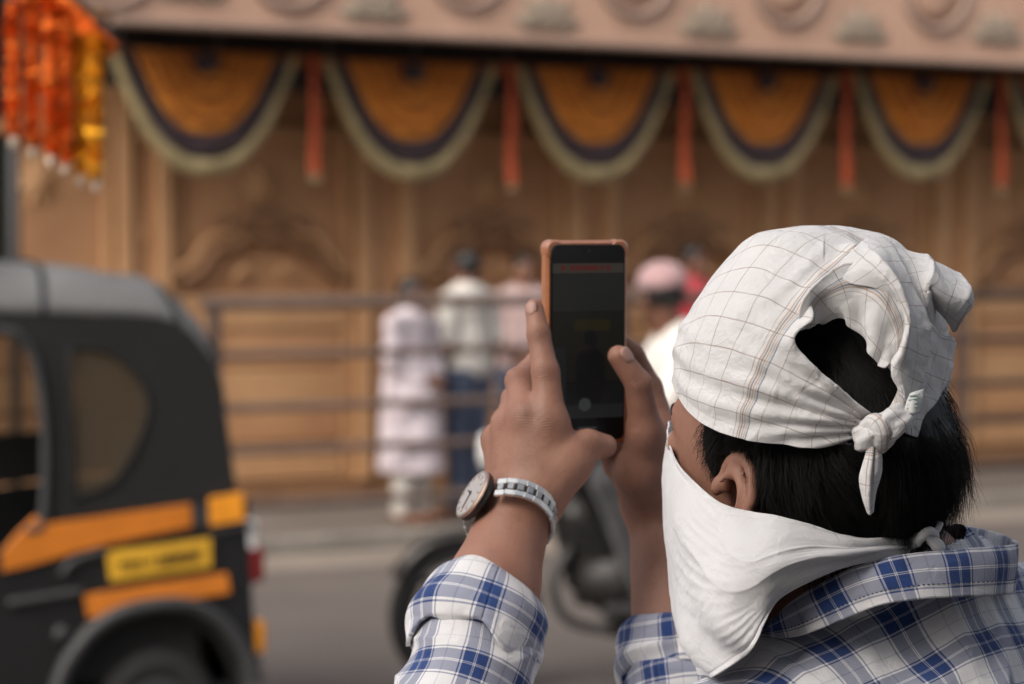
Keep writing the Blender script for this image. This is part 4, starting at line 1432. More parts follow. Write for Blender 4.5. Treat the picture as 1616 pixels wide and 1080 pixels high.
# eyes (seen only from the far side), nails
M_EYE = simple('eye white', (0.7, 0.66, 0.62), .15, .05, 20, 0)
M_IRIS = simple('dark iris', (0.02, 0.012, 0.008), .1, .1, 20, 0)
M_NAIL = simple('finger nail', (0.38, 0.215, 0.17), .45, .08, 60, .05)
def sphere_g(c, r, R=None, nu=12, nv=9):
    V, F = [], []
    R = np.eye(3) if R is None else R
    for i in range(nv):
        a = math.pi * i / (nv-1)
        for j in range(nu):
            b = 2*math.pi*j/nu
            V.append(A(c) + R @ (A((math.sin(a)*math.cos(b), math.sin(a)*math.sin(b), math.cos(a))) * A(r)))
    for i in range(nv-1):
        for j in range(nu):
            k = (j+1) % nu
            F.append((i*nu+j, (i+1)*nu+j, (i+1)*nu+k, i*nu+k))
    return V, F
for sx in (-1, 1):
    e = mk('eye', *sphere_g(Hd(sx*.032, .0865, .007), A((.0118,)*3)*HS, HR), M_EYE, man, origin=MAN)
    mk('iris', *sphere_g(Hd(sx*.032, .0950, .007), A((.0052, .0038, .0052))*HS, HR), M_IRIS, e, origin=MAN)
    eb = [Hd(sx*(.014 + .032*q), .100 - .012*q*q, .027 + .006*math.sin(q*2.6)) for q in np.linspace(0, 1, 10)]
    mk('eyebrow', *tubeg(eb, [.001 + .0035*math.sin(.3+2.6*q) for q in np.linspace(0, 1, 10)], 6), M_IRIS, man, origin=MAN)
def nail(tip, base, facing, w, l, off):
    tip, base = A(tip), A(base)
    y = tip - base; y /= np.linalg.norm(y)
    z = A(facing); z = z - y*(z @ y); z /= np.linalg.norm(z)
    x = np.cross(y, z)
    g = np.zeros((9, 9, 3))
    for i in range(9):
        for j in range(9):
            u, v = i/8*2-1, j/8*2-1
            ww = w * (1 - .12*v*v) * (math.sqrt(max(0, 1 - max(0, abs(v) - .45)**2 / .32)))
            a = u * 1.05
            g[i, j] = tip - y*(l*(.5 - v*.5) - l*.1) + x*(ww*math.sin(a)*1.1) + z*(off - w*.62*(1 - math.cos(a)) - .0012*max(0, v)**2)
    o = mk('nail', g.reshape(-1, 3), gridf(9, 9), M_NAIL, man, origin=MAN)
    m_ = o.modifiers.new('th', 'SOLIDIFY'); m_.thickness = .0006
nail(P(842,480,1.866), P(850,528,1.858), (-.45,-.85,.25), .0052, .0115, .0074)
nail(P(971,557,1.884), P(1007,606,1.890), (.62,-.62,.48), .0066, .0140, .0104)
nail(P(958,704,1.858), P(928,702,1.848), (.35,-.65,-.6), .0062, .0115, .0096)

# ------------------------------------------------------------------ hair
t = NT('black hair')
t.set(Base_Color=t.ramp(t.noise(60, 3), [(.3, (.004, .0034, .003)), (.7, (.009, .0075, .0068))]), Roughness=.52)
t.b.inputs['Specular IOR Level'].default_value = .32
M_HAIR = t.m
headf = head + neck
def surf(dirs, center, lo=.04, hi=.2):
    a = np.full(len(dirs), lo); b = np.full(len(dirs), hi)
    for _ in range(18):
        m = (a + b) / 2
        d = field(center + dirs * m[:, None], headf)
        ins = d < 0
        a = np.where(ins, m, a); b = np.where(ins, b, m)
    return (a + b) / 2
HC = Hd(0, -.02, .02)
def hair_ok(L):
    x, y, z = L[:, 0], L[:, 1], L[:, 2]
    zl = np.interp(y, [-.2, -.05, -.030, -.020, -.012, .010, .0105, .030, .031, .06, .2], [-.062, -.062, -.050, -.012, .020, .022, -.010, .000, .048, .075, .12])
    return z - zl
nu, nv = 200, 130
g = np.zeros((nu, nv, 3))
uu, vv = np.meshgrid(np.linspace(0, 2*math.pi, nu, endpoint=False), np.linspace(.02, math.pi*.86, nv), indexing='ij')
dl = np.stack([np.sin(vv)*np.sin(uu), np.sin(vv)*np.cos(uu), np.cos(vv)], -1).reshape(-1, 3)
dw = dl @ HR.T
rs = surf(dw, HC)
root = HC + dw * rs[:, None]
L = (root - HO) @ HR / HS
ok = hair_ok(L)
pr_ = proj(root)
edge_y = np.interp(pr_[:, 0], [1064,1085,1130,1180,1240,1300,1365,1420,1468,1520], [603,643,675,691,701,703,696,694,689,680])
under = np.clip((edge_y + 4 - pr_[:, 1]) / 60., 0, 1)     # 1 where the headscarf presses the hair flat
under = np.where((pr_[:, 2] > HO[1]) & (pr_[:, 1] < 640), 1.0, under)
thick = np.clip(ok / .03, 0, 1)**.6 * (.0085 - .0015*np.clip(-L[:,1]/.09, 0, 1)) * (1 - .72*under)
thick += (1 - under)*np.clip(ok/.02, 0, 1) * .0022 * vnoise(root, 90, 3, 2)
hv = root + dw * (thick - .0012)[:, None]
keep = (ok > -.001) & (pr_[:, 1] < np.interp(pr_[:, 0], [1100,1165,1233,1292,1350,1400,1447,1600], [800,812,826,842,856,858,860,864]) + 6)
F = [f for f in gridf(nu, nv, cu=True) if all(keep[i] for i in f)]
used = sorted(set(i for f in F for i in f)); mp = {k: i for i, k in enumerate(used)}
hair = mk('hair', hv[used], [tuple(mp[i] for i in f)[::-1] for f in F], M_HAIR, man, origin=MAN)
# strands
NS = 14000
ci = np.where(ok > .002)[0]
wgt = np.sin(vv.reshape(-1))[ci]; wgt = wgt * np.where(L[ci, 2] < .06, 1.0, .25) * np.where(L[ci, 0] < .03, 1, .5); wgt = wgt*np.where((under[ci] > .3) & (pr_[ci, 0] > 1428) & (pr_[ci, 0] < 1474) & (pr_[ci, 1] < 665), 0, 1); wgt /= wgt.sum()
kl = np.interp(pr_[:, 0], [1100,1165,1233,1292,1350,1400,1447,1600], [800,812,826,842,856,858,860,864])
sel = rng.choice(ci, NS, p=wgt)
sroot = root[sel] + dw[sel]*.002 + rng.normal(0, .0012, (NS, 3))
nrm = dw[sel]
loc_ = L[sel]
downw = -_up[None] * 1.0 - _fw[None] * (.45 + .25*rng.random(NS))[:, None] + rng.normal(0, .10, (NS, 3)) + .75*np.stack([vnoise(sroot, 55, 80 + q_, 2) for q_ in range(3)], 1)
fr = loc_[:, 1] > .008
downw[fr] = -_up[None]*1.0 - _fw[None]*.15 + rng.normal(0, .1, (fr.sum(), 3))
downw -= nrm * (downw*nrm).sum(1)[:, None]; downw /= np.linalg.norm(downw, axis=1)[:, None]
okk = ok[sel]
slen = (.016 + .030*rng.random(NS)) * np.clip(okk/.05, .14, 1)
slen = np.where(fr, slen*.5, slen)
backness = np.clip((-loc_[:, 1] - .06)/.04, 0, 1) * (loc_[:, 2] < .02)
slen = slen * (1 + .1*backness) * (1 - .45*under[sel])
backness = backness*(1 - under[sel])
tipy = proj(sroot + downw*slen[:, None])[:, 1]; rty = proj(sroot)[:, 1]
slen = slen*np.clip((kl[sel] + 8*rng.random(NS) - rty)/np.maximum(tipy - rty, 1e-3), .12, 1)*np.where(tipy > rty, 1, 1)
th_ = thick[sel]
K = 6
SV, SF = [], []
pts_all = np.zeros((NS, K, 3))
curl = np.stack([vnoise(sroot, 38, 90 + q_, 2) for q_ in range(3)], 1)
lift = (.6 + .8*rng.random(NS)*(1 - .8*under[sel]))
for k in range(K):
    q = k/(K-1)
    h = th_*lift*math.sin(min(1, q*1.6)*math.pi/2) + backness*.008*q*q*rng.random(NS)
    pts_all[:, k] = sroot + downw*(slen*q)[:, None] + curl*(slen*q*q*.45)[:, None] + nrm*(h - slen*slen*q*q*2.2)[:, None] + rng.normal(0, .0006, (NS, 3))*q
stick = (rng.random(NS) < .012) & (under[sel] < .1)
pts_all[stick] += (nrm[stick][:, None, :] * (np.linspace(0, 1, K)**2 * .012)[None, :, None])
rad = .00024
side = np.cross(downw, nrm)
tri = [(-1, 0), (1, 0), (0, 1)]
for k in range(K):
    r = rad * (1 - .75*k/(K-1))
    for a, b in tri:
        SV.append(pts_all[:, k] + side*(a*r) + nrm*(b*r*1.4))
SV = np.stack(SV, 1)                                    # NS x (K*3) x 3
base = np.arange(NS)[:, None] * (K*3)
fl = []
for k in range(K-1):
    for a in range(3):
        b = (a+1) % 3
        fl.append(np.stack([base[:,0]+k*3+a, base[:,0]+k*3+b, base[:,0]+(k+1)*3+b, base[:,0]+(k+1)*3+a], 1))
st = mk('hair_strands', SV.reshape(-1, 3), np.concatenate(fl), M_HAIR, hair, origin=MAN)
tag(st, kind='stuff')
# ------------------------------------------------------------------ woven cotton materials
def line_mask(t, x, pos, half, soft=.15):
    """1 on a line at x = pos (within a 0..1 period), in x units"""
    d = t.math('ABSOLUTE', t.math('SUBTRACT', x, pos))
    return t.math('LESS_THAN', d, half)
def period(t, x, p, off=0.0):
    return t.math('FRACT', t.math('ADD', t.math('DIVIDE', x, p), off))
def warp_uv(t, amt=.0012, sc=30):
    n = t.new('ShaderNodeTexNoise'); n.inputs['Scale'].default_value = sc; n.inputs['Detail'].default_value = 3
    t.put(n.inputs['Vector'], t.uv())
    sub = t.new('ShaderNodeVectorMath', operation='SUBTRACT'); t.put(sub.inputs[0], n.outputs['Color']); sub.inputs[1].default_value = (.5, .5, .5)
    scl = t.new('ShaderNodeVectorMath', operation='SCALE'); t.put(scl.inputs[0], sub.outputs[0]); scl.inputs['Scale'].default_value = amt*2
    ad = t.new('ShaderNodeVectorMath', operation='ADD'); t.put(ad.inputs[0], t.uv()); t.put(ad.inputs[1], scl.outputs[0])
    sp = t.new('ShaderNodeSeparateXYZ'); t.put(sp.inputs[0], ad.outputs[0])
    return sp.outputs[0], sp.outputs[1]
def weave_h(t, freq=8200):
    sp = t.new('ShaderNodeSeparateXYZ'); t.put(sp.inputs[0], t.uv())
    a = t.math('SINE', t.math('MULTIPLY', sp.outputs[0], freq)); b = t.math('SINE', t.math('MULTIPLY', sp.outputs[1], freq))
    return t.math('MULTIPLY', a, b)
def cotton(t, bump=.25):
    t.b.inputs['Roughness'].default_value = .85
    t.b.inputs['Sheen Weight'].default_value = .15
    t.b.inputs['Specular IOR Level'].default_value = .25
    h = t.math('ADD', t.math('MULTIPLY', weave_h(t), .2), t.math('MULTIPLY', t.noise(95, 4, .6), 1.2))
    cr1 = t.math('ABSOLUTE', t.math('SUBTRACT', t.noise(34, 3, .55, dist=1.2), .5))          # sharp crumple lines
    cr2 = t.math('ABSOLUTE', t.math('SUBTRACT', t.noise(75, 2, .5, dist=.8), .5))
    h = t.math('ADD', h, t.math('ADD', t.math('MULTIPLY', cr1, -9.0), t.math('MULTIPLY', cr2, -4.0)))
    t.bump(h, bump*1.7, .0012)

def scarf_mat():
    t = NT('checked white cotton')
    u, v = warp_uv(t, .0035, 16)
    white = t.ramp(t.noise(14, 4), [(.3, (.68, .665, .66)), (.7, (.76, .745, .74))])
    col = white
    brown, grey, blue, orange = c4((.26, .17, .12)), c4((.42, .39, .38)), c4((.13, .155, .20)), c4((.44, .27, .16))
    fu = period(t, u, .0165); fv = period(t, v, .0165, .3)
    col = t.mix(t.math('MULTIPLY', line_mask(t, fu, .5, .020), t.math('MULTIPLY_ADD', t.noise(60, 2), .9, .0)), col, brown)
    col = t.mix(t.math('MULTIPLY', line_mask(t, fv, .5, .022), t.math('MULTIPLY_ADD', t.noise(45, 2), .9, .1)), col, brown)
    gu = period(t, u, .115, .33); gv = period(t, v, .33, .02)
    for f, P_ in ((gu, .115), (gv, .33)):
        for off, c in ((-.0037, blue), (-.0022, grey), (-.0007, orange), (.0009, blue), (.0024, orange)):
            col = t.mix(t.math('MULTIPLY', line_mask(t, f, .5 + off/P_, .00055/P_), .65), col, c)
    t.set(Base_Color=col)
    cotton(t)
    return t.m
M_SCARF = scarf_mat()
def mask_mat():
    t = NT('plain white cotton')
    t.set(Base_Color=t.ramp(t.noise(11, 4), [(.3, (.65, .64, .645)), (.7, (.71, .70, .705))]))
    cotton(t, .22)
    return t.m
M_MASK = mask_mat()

def thick_(o, th, sub=0):
    m_ = o.modifiers.new('th', 'SOLIDIFY'); m_.thickness = th; m_.offset = 0
    return o

# ------------------------------------------------------------------ headscarf
scarf = empty('headscarf', MAN)
scarf.parent = man; scarf.location = (0, 0, 0)
scarf['label'] = 'white checked cotton headscarf knotted at the back'
rings = [   # near-side outline of each ring left to right (photo pixels), depth radius, far-side y shift at left / right
    ([(1064,603),(1085,643),(1130,675),(1180,691),(1240,701),(1300,703),(1365,696),(1420,694),(1468,689)], .102, -8),
    ([(1061,590),(1082,625),(1128,656),(1180,673),(1240,683),(1300,686),(1365,680),(1420,676),(1471,668)], .106, -8),
    ([(1062,565),(1090,596),(1180,636),(1265,652),(1370,648),(1486,628)], .109, -10),
    ([(1070,525),(1150,562),(1265,592),(1380,596),(1497,572)], .110, -10),
    ([(1098,472),(1180,500),(1270,522),(1380,527),(1494,503)], .104, -10),
    ([(1138,420),(1220,438),(1300,450),(1400,454),(1464,440)], .084, -12),
    ([(1180,379),(1240,392),(1310,401),(1390,404),(1428,396)], .060, -14),
    ([(1212,365),(1300,375),(1392,373)], .038, -10),
    ([(1262,362),(1300,364),(1345,364)], .014, -3),
]
NPHI, NR = 420, 170
DC = 1.722
ph = np.linspace(0, 2*math.pi, NPHI, endpoint=False)
ctrl = []
for near, b, dfar in rings:
    near = A(near); xl, xr = near[0, 0], near[-1, 0]
    cx_, a_ = (xl + xr)/2, (xr - xl)/2
    px = cx_ - a_*np.cos(ph)
    sm = cr(near, 60); o_ = np.argsort(sm[:, 0])
    pn = np.interp(px, sm[o_, 0], sm[o_, 1])
    base_ = np.interp(px, [xl, xr], [near[0, 1], near[-1, 1]])
    s = np.sin(ph)
    py = np.where(s >= 0, pn, base_ + dfar*np.abs(s))
    ctrl.append(np.stack([P(x_, y_, DC - b*s_) for x_, y_, s_ in zip(px, py, s)]))
ctrl = A(ctrl)
g = cr(ctrl, NR)                                         # NR x NPHI x 3
g = np.swapaxes(g, 0, 1)                                # NPHI x NR x 3
# smooth the silhouette kinks
for _ in range(6):
    g = .5*g + .25*(np.roll(g, 1, 0) + np.roll(g, -1, 0))
N = grid_normals(np.concatenate([g[-1:], g, g[:1]]))[1:-1]
ctr = g.mean((0, 1))
if ((g - ctr)*N).sum() < 0: N = -N
uvs = np.zeros((NPHI, NR, 2))
dv = np.linalg.norm(np.diff(g, axis=1), axis=2)
uvs[..., 1] = np.concatenate([np.zeros((NPHI, 1)), np.cumsum(dv, 1)], 1)
fl_ = g.reshape(-1, 3)
pj = proj(fl_)
arcl = uvs[..., 1].reshape(-1).copy()
# cloth laid over the crown from one side to the other: threads run front to back and over the top
cl_ = (fl_ - Hd(0, -.012, .040)) @ HR
rc3 = np.linalg.norm(cl_, axis=1)
cu_ = .100*np.arcsin(np.clip(cl_[:, 1]/rc3, -1, 1)) + .05*np.clip(cl_[:, 2] + .02, -.1, .1)
cv_ = .100*np.arctan2(cl_[:, 2], -cl_[:, 0])
k0_ = np.argmin((pj[:, 0]-1203)**2 + (pj[:, 1]-575)**2 + 1e6*(pj[:, 2] > 1.72))
uvs[..., 0] = (cu_ - cu_[k0_] + .01955).reshape(NPHI, NR)
uvs[..., 1] = cv_.reshape(NPHI, NR)
sfl = arcl
phf = np.repeat(ph, NR)
d_ = .0030*vnoise(fl_, 17, 1, 2) + .0011*vnoise(fl_, 45, 2, 2) + .0060*(.35 - np.abs(vnoise(fl_, 18, 8, 1)))*np.clip(vnoise(fl_, 11, 9, 1) + .4, 0, 1) + .0024*(.3 - np.abs(vnoise(fl_, 46, 12, 2)))*np.clip(vnoise(fl_, 13, 13, 1) + .3, 0, 1)
# gathers fanning out from the knot towards the brow
kx, ky = 1395., 678.
an = np.arctan2(pj[:, 1]-ky, pj[:, 0]-kx); rr = np.hypot(pj[:, 0]-kx, pj[:, 1]-ky)
nearside = (np.sin(phf) > -.1)
fold = np.sin(an*34 + 3.0*vnoise(fl_, 14, 5, 1) + rr*.006)
d_ += nearside * .0019*fold*np.exp(-(rr/230.)**2)*(pj[:, 1] > 520)*np.clip(rr/60, 0, 1)
fold2 = np.sin(sfl*330 + 4.0*vnoise(fl_, 9, 7, 1) - phf*3.0)
d_ += nearside*.0011*fold2*np.exp(-((sfl-.028)/.025)**2)
d_ += .0022*np.clip(1 - sfl/.006, 0, 1)                  # rolled hem
# crease that runs up the side where the stripe bends
cre = np.abs(pj[:, 1] - np.interp(pj[:, 0], [1170, 1215, 1300], [492, 470, 395]))
d_ += nearside*.0014*np.exp(-(cre/12.)**2)*(pj[:, 0] > 1165)*(pj[:, 0] < 1300)
HOLE = A([(1252,538),(1262,527),(1283,514),(1286,505),(1278,480),(1285,464),(1300,456),(1318,449),(1335,428),(1344,404),(1372,382),(1395,384),(1416,420),(1432,470),(1444,520),(1444,590),(1428,640),(1402,663),(1388,665),(1340,626),(1290,584),(1258,551)])
def inside(p, poly):
    x, y = p[:, 0], p[:, 1]
    r = np.zeros(len(p), bool)
    j = len(poly)-1
    for i in range(len(poly)):
        xi, yi = poly[i]; xj, yj = poly[j]
        c = ((yi > y) != (yj > y)) & (x < (xj-xi)*(y-yi)/(yj-yi+1e-9)+xi)
        r ^= c; j = i
    return r
def dist_seg(p, poly):
    d = np.full(len(p), 1e9)
    for i in range(len(poly)-1):
        a, b = poly[i], poly[i+1]
        ab = b-a; q = p-a
        t_ = np.clip(q@ab/(ab@ab), 0, 1)
        d = np.minimum(d, np.linalg.norm(q - t_[:, None]*ab, axis=1))
    return d
p2 = pj[:, :2]
ns = nearside & (np.sin(phf) > .05)
up_edge = dist_seg(p2, HOLE[0:10]); lo_edge = dist_seg(p2, HOLE[17:22])
d_ += ns*(.0075*np.exp(-(up_edge/16.)**2) + .0028*np.exp(-(lo_edge/9.)**2))
# pull-in just above the lower band so that it reads as a fold
fl_ = fl_ + N.reshape(-1, 3)*d_[:, None]
inh = inside(p2, HOLE) & ns
F = [f for f in gridf(NPHI, NR, cu=True) if sum(inh[i] for i in f) < 2]
# smooth the cut edge
from collections import Counter, defaultdict
ec = Counter()
for f in F:
    for i in range(4):
        e_ = (f[i], f[(i+1) % 4]); ec[tuple(sorted(e_))] += 1
nb = defaultdict(list)
for (a, b), c in ec.items():
    if c == 1 and ns[a] and ns[b] and up_edge[a] + 0 < 400:
        if (a % NR) > 3 and (b % NR) > 3:
            nb[a].append(b); nb[b].append(a)
for _ in range(10):
    new = {}
    for a, l_ in nb.items():
        if len(l_) == 2: new[a] = .5*fl_[a] + .25*(fl_[l_[0]] + fl_[l_[1]])
    for a, q in new.items(): fl_[a] = q
top_c = len(fl_)
cap_v = np.concatenate([fl_, [g[:, -1].mean(0) + A((0, 0, .001))]])
cuv = np.concatenate([uvs.reshape(-1, 2), [[uvs[:, -1, 0].mean(), uvs[:, -1, 1].mean()]]])
F += [(i*NR+NR-1, ((i+1) % NPHI)*NR+NR-1, top_c) for i in range(NPHI)]
cap = mk('cap', cap_v, F, M_SCARF, scarf, uv=cuv, origin=MAN)
thick_(cap, .0011)

def sheet(name, rows, nu, nv, mat, parent, amp=.002, sc=30, seed=0, th=.0010, uoff=(0, 0), extra=None, edge=0.0, swap=False):
    """a piece of cloth through control points (px, py, D)"""
    c = A([[P(*q) for q in r] for r in rows])
    g = net(c, nu, nv)
    uv_ = grid_uv(g)
    if swap: uv_ = uv_[:, ::-1]
    N = grid_normals(g).reshape(-1, 3)
    V = g.reshape(-1, 3)
    d = amp*vnoise(V, sc, seed, 2) + .0022*(.3 - np.abs(vnoise(V, 48, seed + 11, 2)))
    if extra is not None:
        i, j = np.meshgrid(np.linspace(0, 1, nu), np.linspace(0, 1, nv), indexing='ij')
        d = d + extra(i.ravel(), j.ravel(), V)
    V = V + N*d[:, None]
    if edge:
        j = np.tile(np.linspace(0, 1, nv), nu)
        V = V + A((0, 0, 1))*(edge*vnoise(V, 120, seed+3, 2)*np.clip((np.abs(j-.5)-.38)/.12, 0, 1))[:, None]
    o = mk(name, V, gridf(nu, nv), mat, parent, uv=uv_ + A(uoff), origin=MAN)
    return thick_(o, th)

# inner curl seen through the opening
sheet('inner_fold', [
    [(1258,524,1.626),(1264,476,1.622),(1296,440,1.624),(1338,414,1.632),(1384,424,1.630),(1424,470,1.622),(1436,540,1.622)],
    [(1272,516,1.629),(1282,484,1.625),(1312,458,1.624),(1350,446,1.626),(1390,462,1.622),(1416,508,1.618),(1420,556,1.620)],
    [(1284,510,1.633),(1298,496,1.629),(1324,482,1.628),(1354,482,1.626),(1384,508,1.620),(1402,540,1.618),(1404,570,1.621)],
    [(1288,506,1.636),(1312,508,1.634),(1340,503,1.632),(1362,532,1.627),(1376,560,1.620),(1386,576,1.616),(1394,582,1.617)],
], 50, 80, M_SCARF, scarf, .0014, 46, 2, uoff=(.006, .05), edge=.004, extra=lambda i, j, V: .0030*i*i*np.sin(j*21) + .0016*np.sin(j*9 + 4*i))
# broad drape that falls from the crown to the knot
def pleat(n_, a_, ph_=0.): return lambda i, j, V: a_*(1 - 2*np.abs(np.sin(j*n_*math.pi + ph_ + 1.2*i + .5*vnoise(V, 20, 3, 1)))**.65)*np.sin(math.pi*np.clip(i*.9+.1, 0, 1))
sheet('back_drape', [
    [(1318,424,1.632),(1342,398,1.644),(1372,376,1.668),(1392,372,1.676),(1404,384,1.682)],
    [(1338,446,1.624),(1374,418,1.622),(1398,404,1.632),(1412,408,1.650),(1424,424,1.668)],
    [(1392,462,1.620),(1408,455,1.612),(1424,452,1.620),(1438,460,1.638),(1448,476,1.656)],
    [(1414,500,1.620),(1428,500,1.610),(1444,502,1.616),(1458,512,1.634),(1466,528,1.652)],
    [(1412,548,1.620),(1428,552,1.609),(1444,558,1.614),(1458,568,1.630),(1466,580,1.650)],
    [(1396,576,1.622),(1416,590,1.611),(1434,602,1.613),(1450,612,1.628),(1458,620,1.648)],
    [(1418,606,1.622),(1424,622,1.614),(1430,634,1.614),(1438,642,1.624),(1446,648,1.640)],
    [(1400,652,1.624),(1406,658,1.618),(1412,662,1.617),(1420,664,1.622),(1428,664,1.630)],
], 110, 60, M_SCARF, scarf, .0016, 45, 4, uoff=(.06, .02), extra=pleat(2.2, .0034, .6), swap=True)
# ruffled bunch at the back of the crown
sheet('crown_ruffle', [
    [(1392,380,1.690),(1422,388,1.700),(1456,402,1.706),(1490,420,1.710),(1520,438,1.712)],
    [(1410,402,1.668),(1442,404,1.676),(1474,416,1.680),(1506,434,1.684),(1534,456,1.690)],
    [(1428,446,1.650),(1454,440,1.656),(1478,442,1.656),(1504,454,1.660),(1537,468,1.674)],
    [(1446,490,1.644),(1464,476,1.648),(1466,458,1.650),(1494,480,1.654),(1524,500,1.668)],
    [(1462,524,1.650),(1474,510,1.660),(1476,488,1.670),(1490,502,1.672),(1504,524,1.680)],
], 70, 80, M_SCARF, scarf, .0024, 38, 6, uoff=(.03, .09), extra=pleat(2.0, .0024), edge=.004)
# lower right fall with the care tag
sheet('side_fall', [
    [(1446,500,1.648),(1468,512,1.652),(1488,528,1.664),(1502,532,1.676),(1513,542,1.690)],
    [(1446,560,1.640),(1466,560,1.642),(1484,566,1.652),(1498,574,1.666),(1508,582,1.684)],
    [(1434,610,1.632),(1454,612,1.632),(1470,616,1.642),(1482,622,1.656),(1490,628,1.674)],
    [(1424,646,1.626),(1440,650,1.626),(1454,652,1.634),(1464,654,1.648),(1472,656,1.666)],
    [(1414,672,1.624),(1430,684,1.624),(1446,690,1.630),(1458,692,1.642),(1468,690,1.660)],
], 80, 60, M_SCARF, scarf, .0018, 45, 8, uoff=(.04, .0), extra=pleat(1.8, .0030, 2.), edge=.003, swap=True)
# band that comes round to the knot
sheet('knot_band', [
    [(1330,668,1.626),(1346,690,1.627),(1362,704,1.632)],
    [(1360,664,1.620),(1370,684,1.617),(1378,702,1.624)],
    [(1384,660,1.616),(1392,676,1.608),(1398,694,1.616)],
    [(1404,650,1.615),(1414,662,1.607),(1422,678,1.614)],
    [(1424,640,1.620),(1434,650,1.614),(1442,662,1.620)],
], 60, 30, M_SCARF, scarf, .0012, 60, 9, uoff=(.0, .0), extra=lambda i, j, V: .0016*np.sin(j*5*math.pi + 2*i))
kp = [P(1362,694,1.620), P(1374,690,1.612), P(1388,682,1.606), P(1402,672,1.605), P(1416,662,1.609), P(1426,656,1.616)]
kp = cr(A(kp), 40)
kr = .0078 + .0030*np.sin(np.linspace(.3, math.pi, 40)) 
V, F = tubeg(kp, kr, 28)
V = A(V); a_ = np.tile(np.linspace(0, 2*math.pi, 28, endpoint=False), 40); s_ = np.repeat(np.linspace(0, 1, 40), 28)
cen = np.repeat(kp, 28, 0); dv_ = V - cen
V = cen + dv_*(1 + .14*np.sin(a_*4 + s_*7) + .06*np.sin(a_*9 - s_*11))[:, None]
knot = mk('knot', V, F, M_SCARF, scarf, uv=np.stack([a_*.011, s_*.05 + .1], 1), origin=MAN)
kp2 = cr(A([P(1366,676,1.616), P(1378,668,1.606), P(1388,672,1.600), P(1392,688,1.601), P(1388,702,1.610), P(1378,706,1.618)]), 26)
V, F = tubeg(kp2, .0052 + .0022*np.sin(np.linspace(0, math.pi, 26)), 16)
mk('knot_loop', V, F, M_SCARF, scarf, uv=np.stack([np.tile(np.linspace(0, .03, 16), 26), np.repeat(np.linspace(.2, .25, 26), 16)], 1), origin=MAN)
sheet('knot_tail', [
    [(1368,690,1.612),(1380,694,1.606),(1392,694,1.610)],
    [(1367,712,1.608),(1378,714,1.600),(1390,710,1.606)],
    [(1361,736,1.606),(1376,738,1.598),(1392,734,1.605)],
    [(1357,760,1.606),(1374,764,1.599),(1390,756,1.606)],
    [(1361,786,1.606),(1373,790,1.601),(1383,780,1.607)],
    [(1370,808,1.607),(1374,812,1.605),(1378,806,1.608)],
], 50, 26, M_SCARF, scarf, .0011, 70, 12, uoff=(.01, .03), extra=lambda i, j, V: -.0035*np.exp(-((j-.62)/.12)**2)*(1-i*.6))
M_TAG = simple('care label', (.62, .63, .61), .6, .06, 40, .1)
M_TAGP = simple('care label print', (.26, .36, .33), .6, .1, 40, .1)
tg = sheet('care_tag', [
    [(1436,622,1.611),(1446,618,1.611),(1457,614,1.614)],
    [(1430,638,1.608),(1442,636,1.607),(1456,634,1.611)],
    [(1428,650,1.607),(1440,654,1.605),(1452,652,1.609)]], 12, 12, M_TAG, scarf, .0006, 60, 1, th=.0004)
for k in range(4):
    y0 = 625 + k*6
    sheet('print_line', [[(1435-k*1.4, y0, 1.6085-k*.001), (1451-k*.6, y0-3, 1.6085-k*.001)], [(1435-k*1.4, y0+2.2, 1.6080-k*.001), (1451-k*.6, y0-.8, 1.6080-k*.001)]], 3, 6, M_TAGP, tg, 0, th=.0003)

# ------------------------------------------------------------------ kerchief over the lower face
ker = empty('face_kerchief', MAN)
ker.parent = man; ker.location = (0, 0, 0)
ker['label'] = 'white cotton kerchief tied over nose and mouth'
cols = [
    [(1449,852,1.672),(1449,856,1.670),(1448,860,1.669),(1446,864,1.669),(1444,868,1.670)],
    [(1400,851,1.650),(1400,858,1.644),(1399,865,1.642),(1398,872,1.642),(1396,882,1.646)],
    [(1345,848,1.634),(1345,860,1.624),(1345,872,1.621),(1344,882,1.628),(1342,892,1.632)],
    [(1290,833,1.630),(1288,856,1.616),(1286,876,1.610),(1284,894,1.611),(1282,912,1.618)],
    [(1233,819,1.632),(1230,855,1.610),(1228,885,1.601),(1230,915,1.604),(1228,944,1.614)],
    [(1180,809,1.648),(1176,862,1.616),(1174,910,1.606),(1186,955,1.605),(1205,985,1.606)],
    [(1140,796,1.660),(1132,860,1.636),(1126,920,1.622),(1146,985,1.610),(1190,1022,1.604)],
    [(1105,769,1.688),(1092,840,1.660),(1088,920,1.650),(1110,1005,1.630),(1162,1045,1.614)],
    [(1073,734,1.722),(1064,810,1.702),(1066,900,1.692),(1086,1010,1.662),(1132,1066,1.636)],
    [(1057,694,1.766),(1047,764,1.760),(1052,860,1.742),(1068,985,1.705),(1108,1066,1.672)],
    [(1057,668,1.814),(1050,745,1.822),(1054,850,1.800),(1072,970,1.758),(1112,1050,1.712)],
    [(1068,668,1.838),(1062,740,1.846),(1070,840,1.838),(1096,950,1.800),(1140,1030,1.750)],
    [(1100,690,1.858),(1096,760,1.864),(1110,840,1.858),(1140,930,1.826),(1190,1000,1.776)],
    [(1180,745,1.858),(1180,790,1.862),(1190,840,1.860),(1215,890,1.840),(1250,940,1.810)],
    [(1290,800,1.836),(1290,820,1.838),(1294,840,1.838),(1300,860,1.836),(1306,885,1.828)],
    [(1400,840,1.770),(1400,846,1.770),(1400,852,1.770),(1400,858,1.770),(1400,864,1.770)],
    [(1452,850,1.705),(1452,854,1.705),(1451,858,1.705),(1450,862,1.705),(1448,866,1.705)],
]
c = A([[P(*q) for q in r] for r in cols])
nu, nv = 330, 150
g = net(c, nu, nv)
N = grid_normals(g)
ctr = P(1240, 860, 1.73)
if ((g - ctr)*N).sum() < 0: N = -N
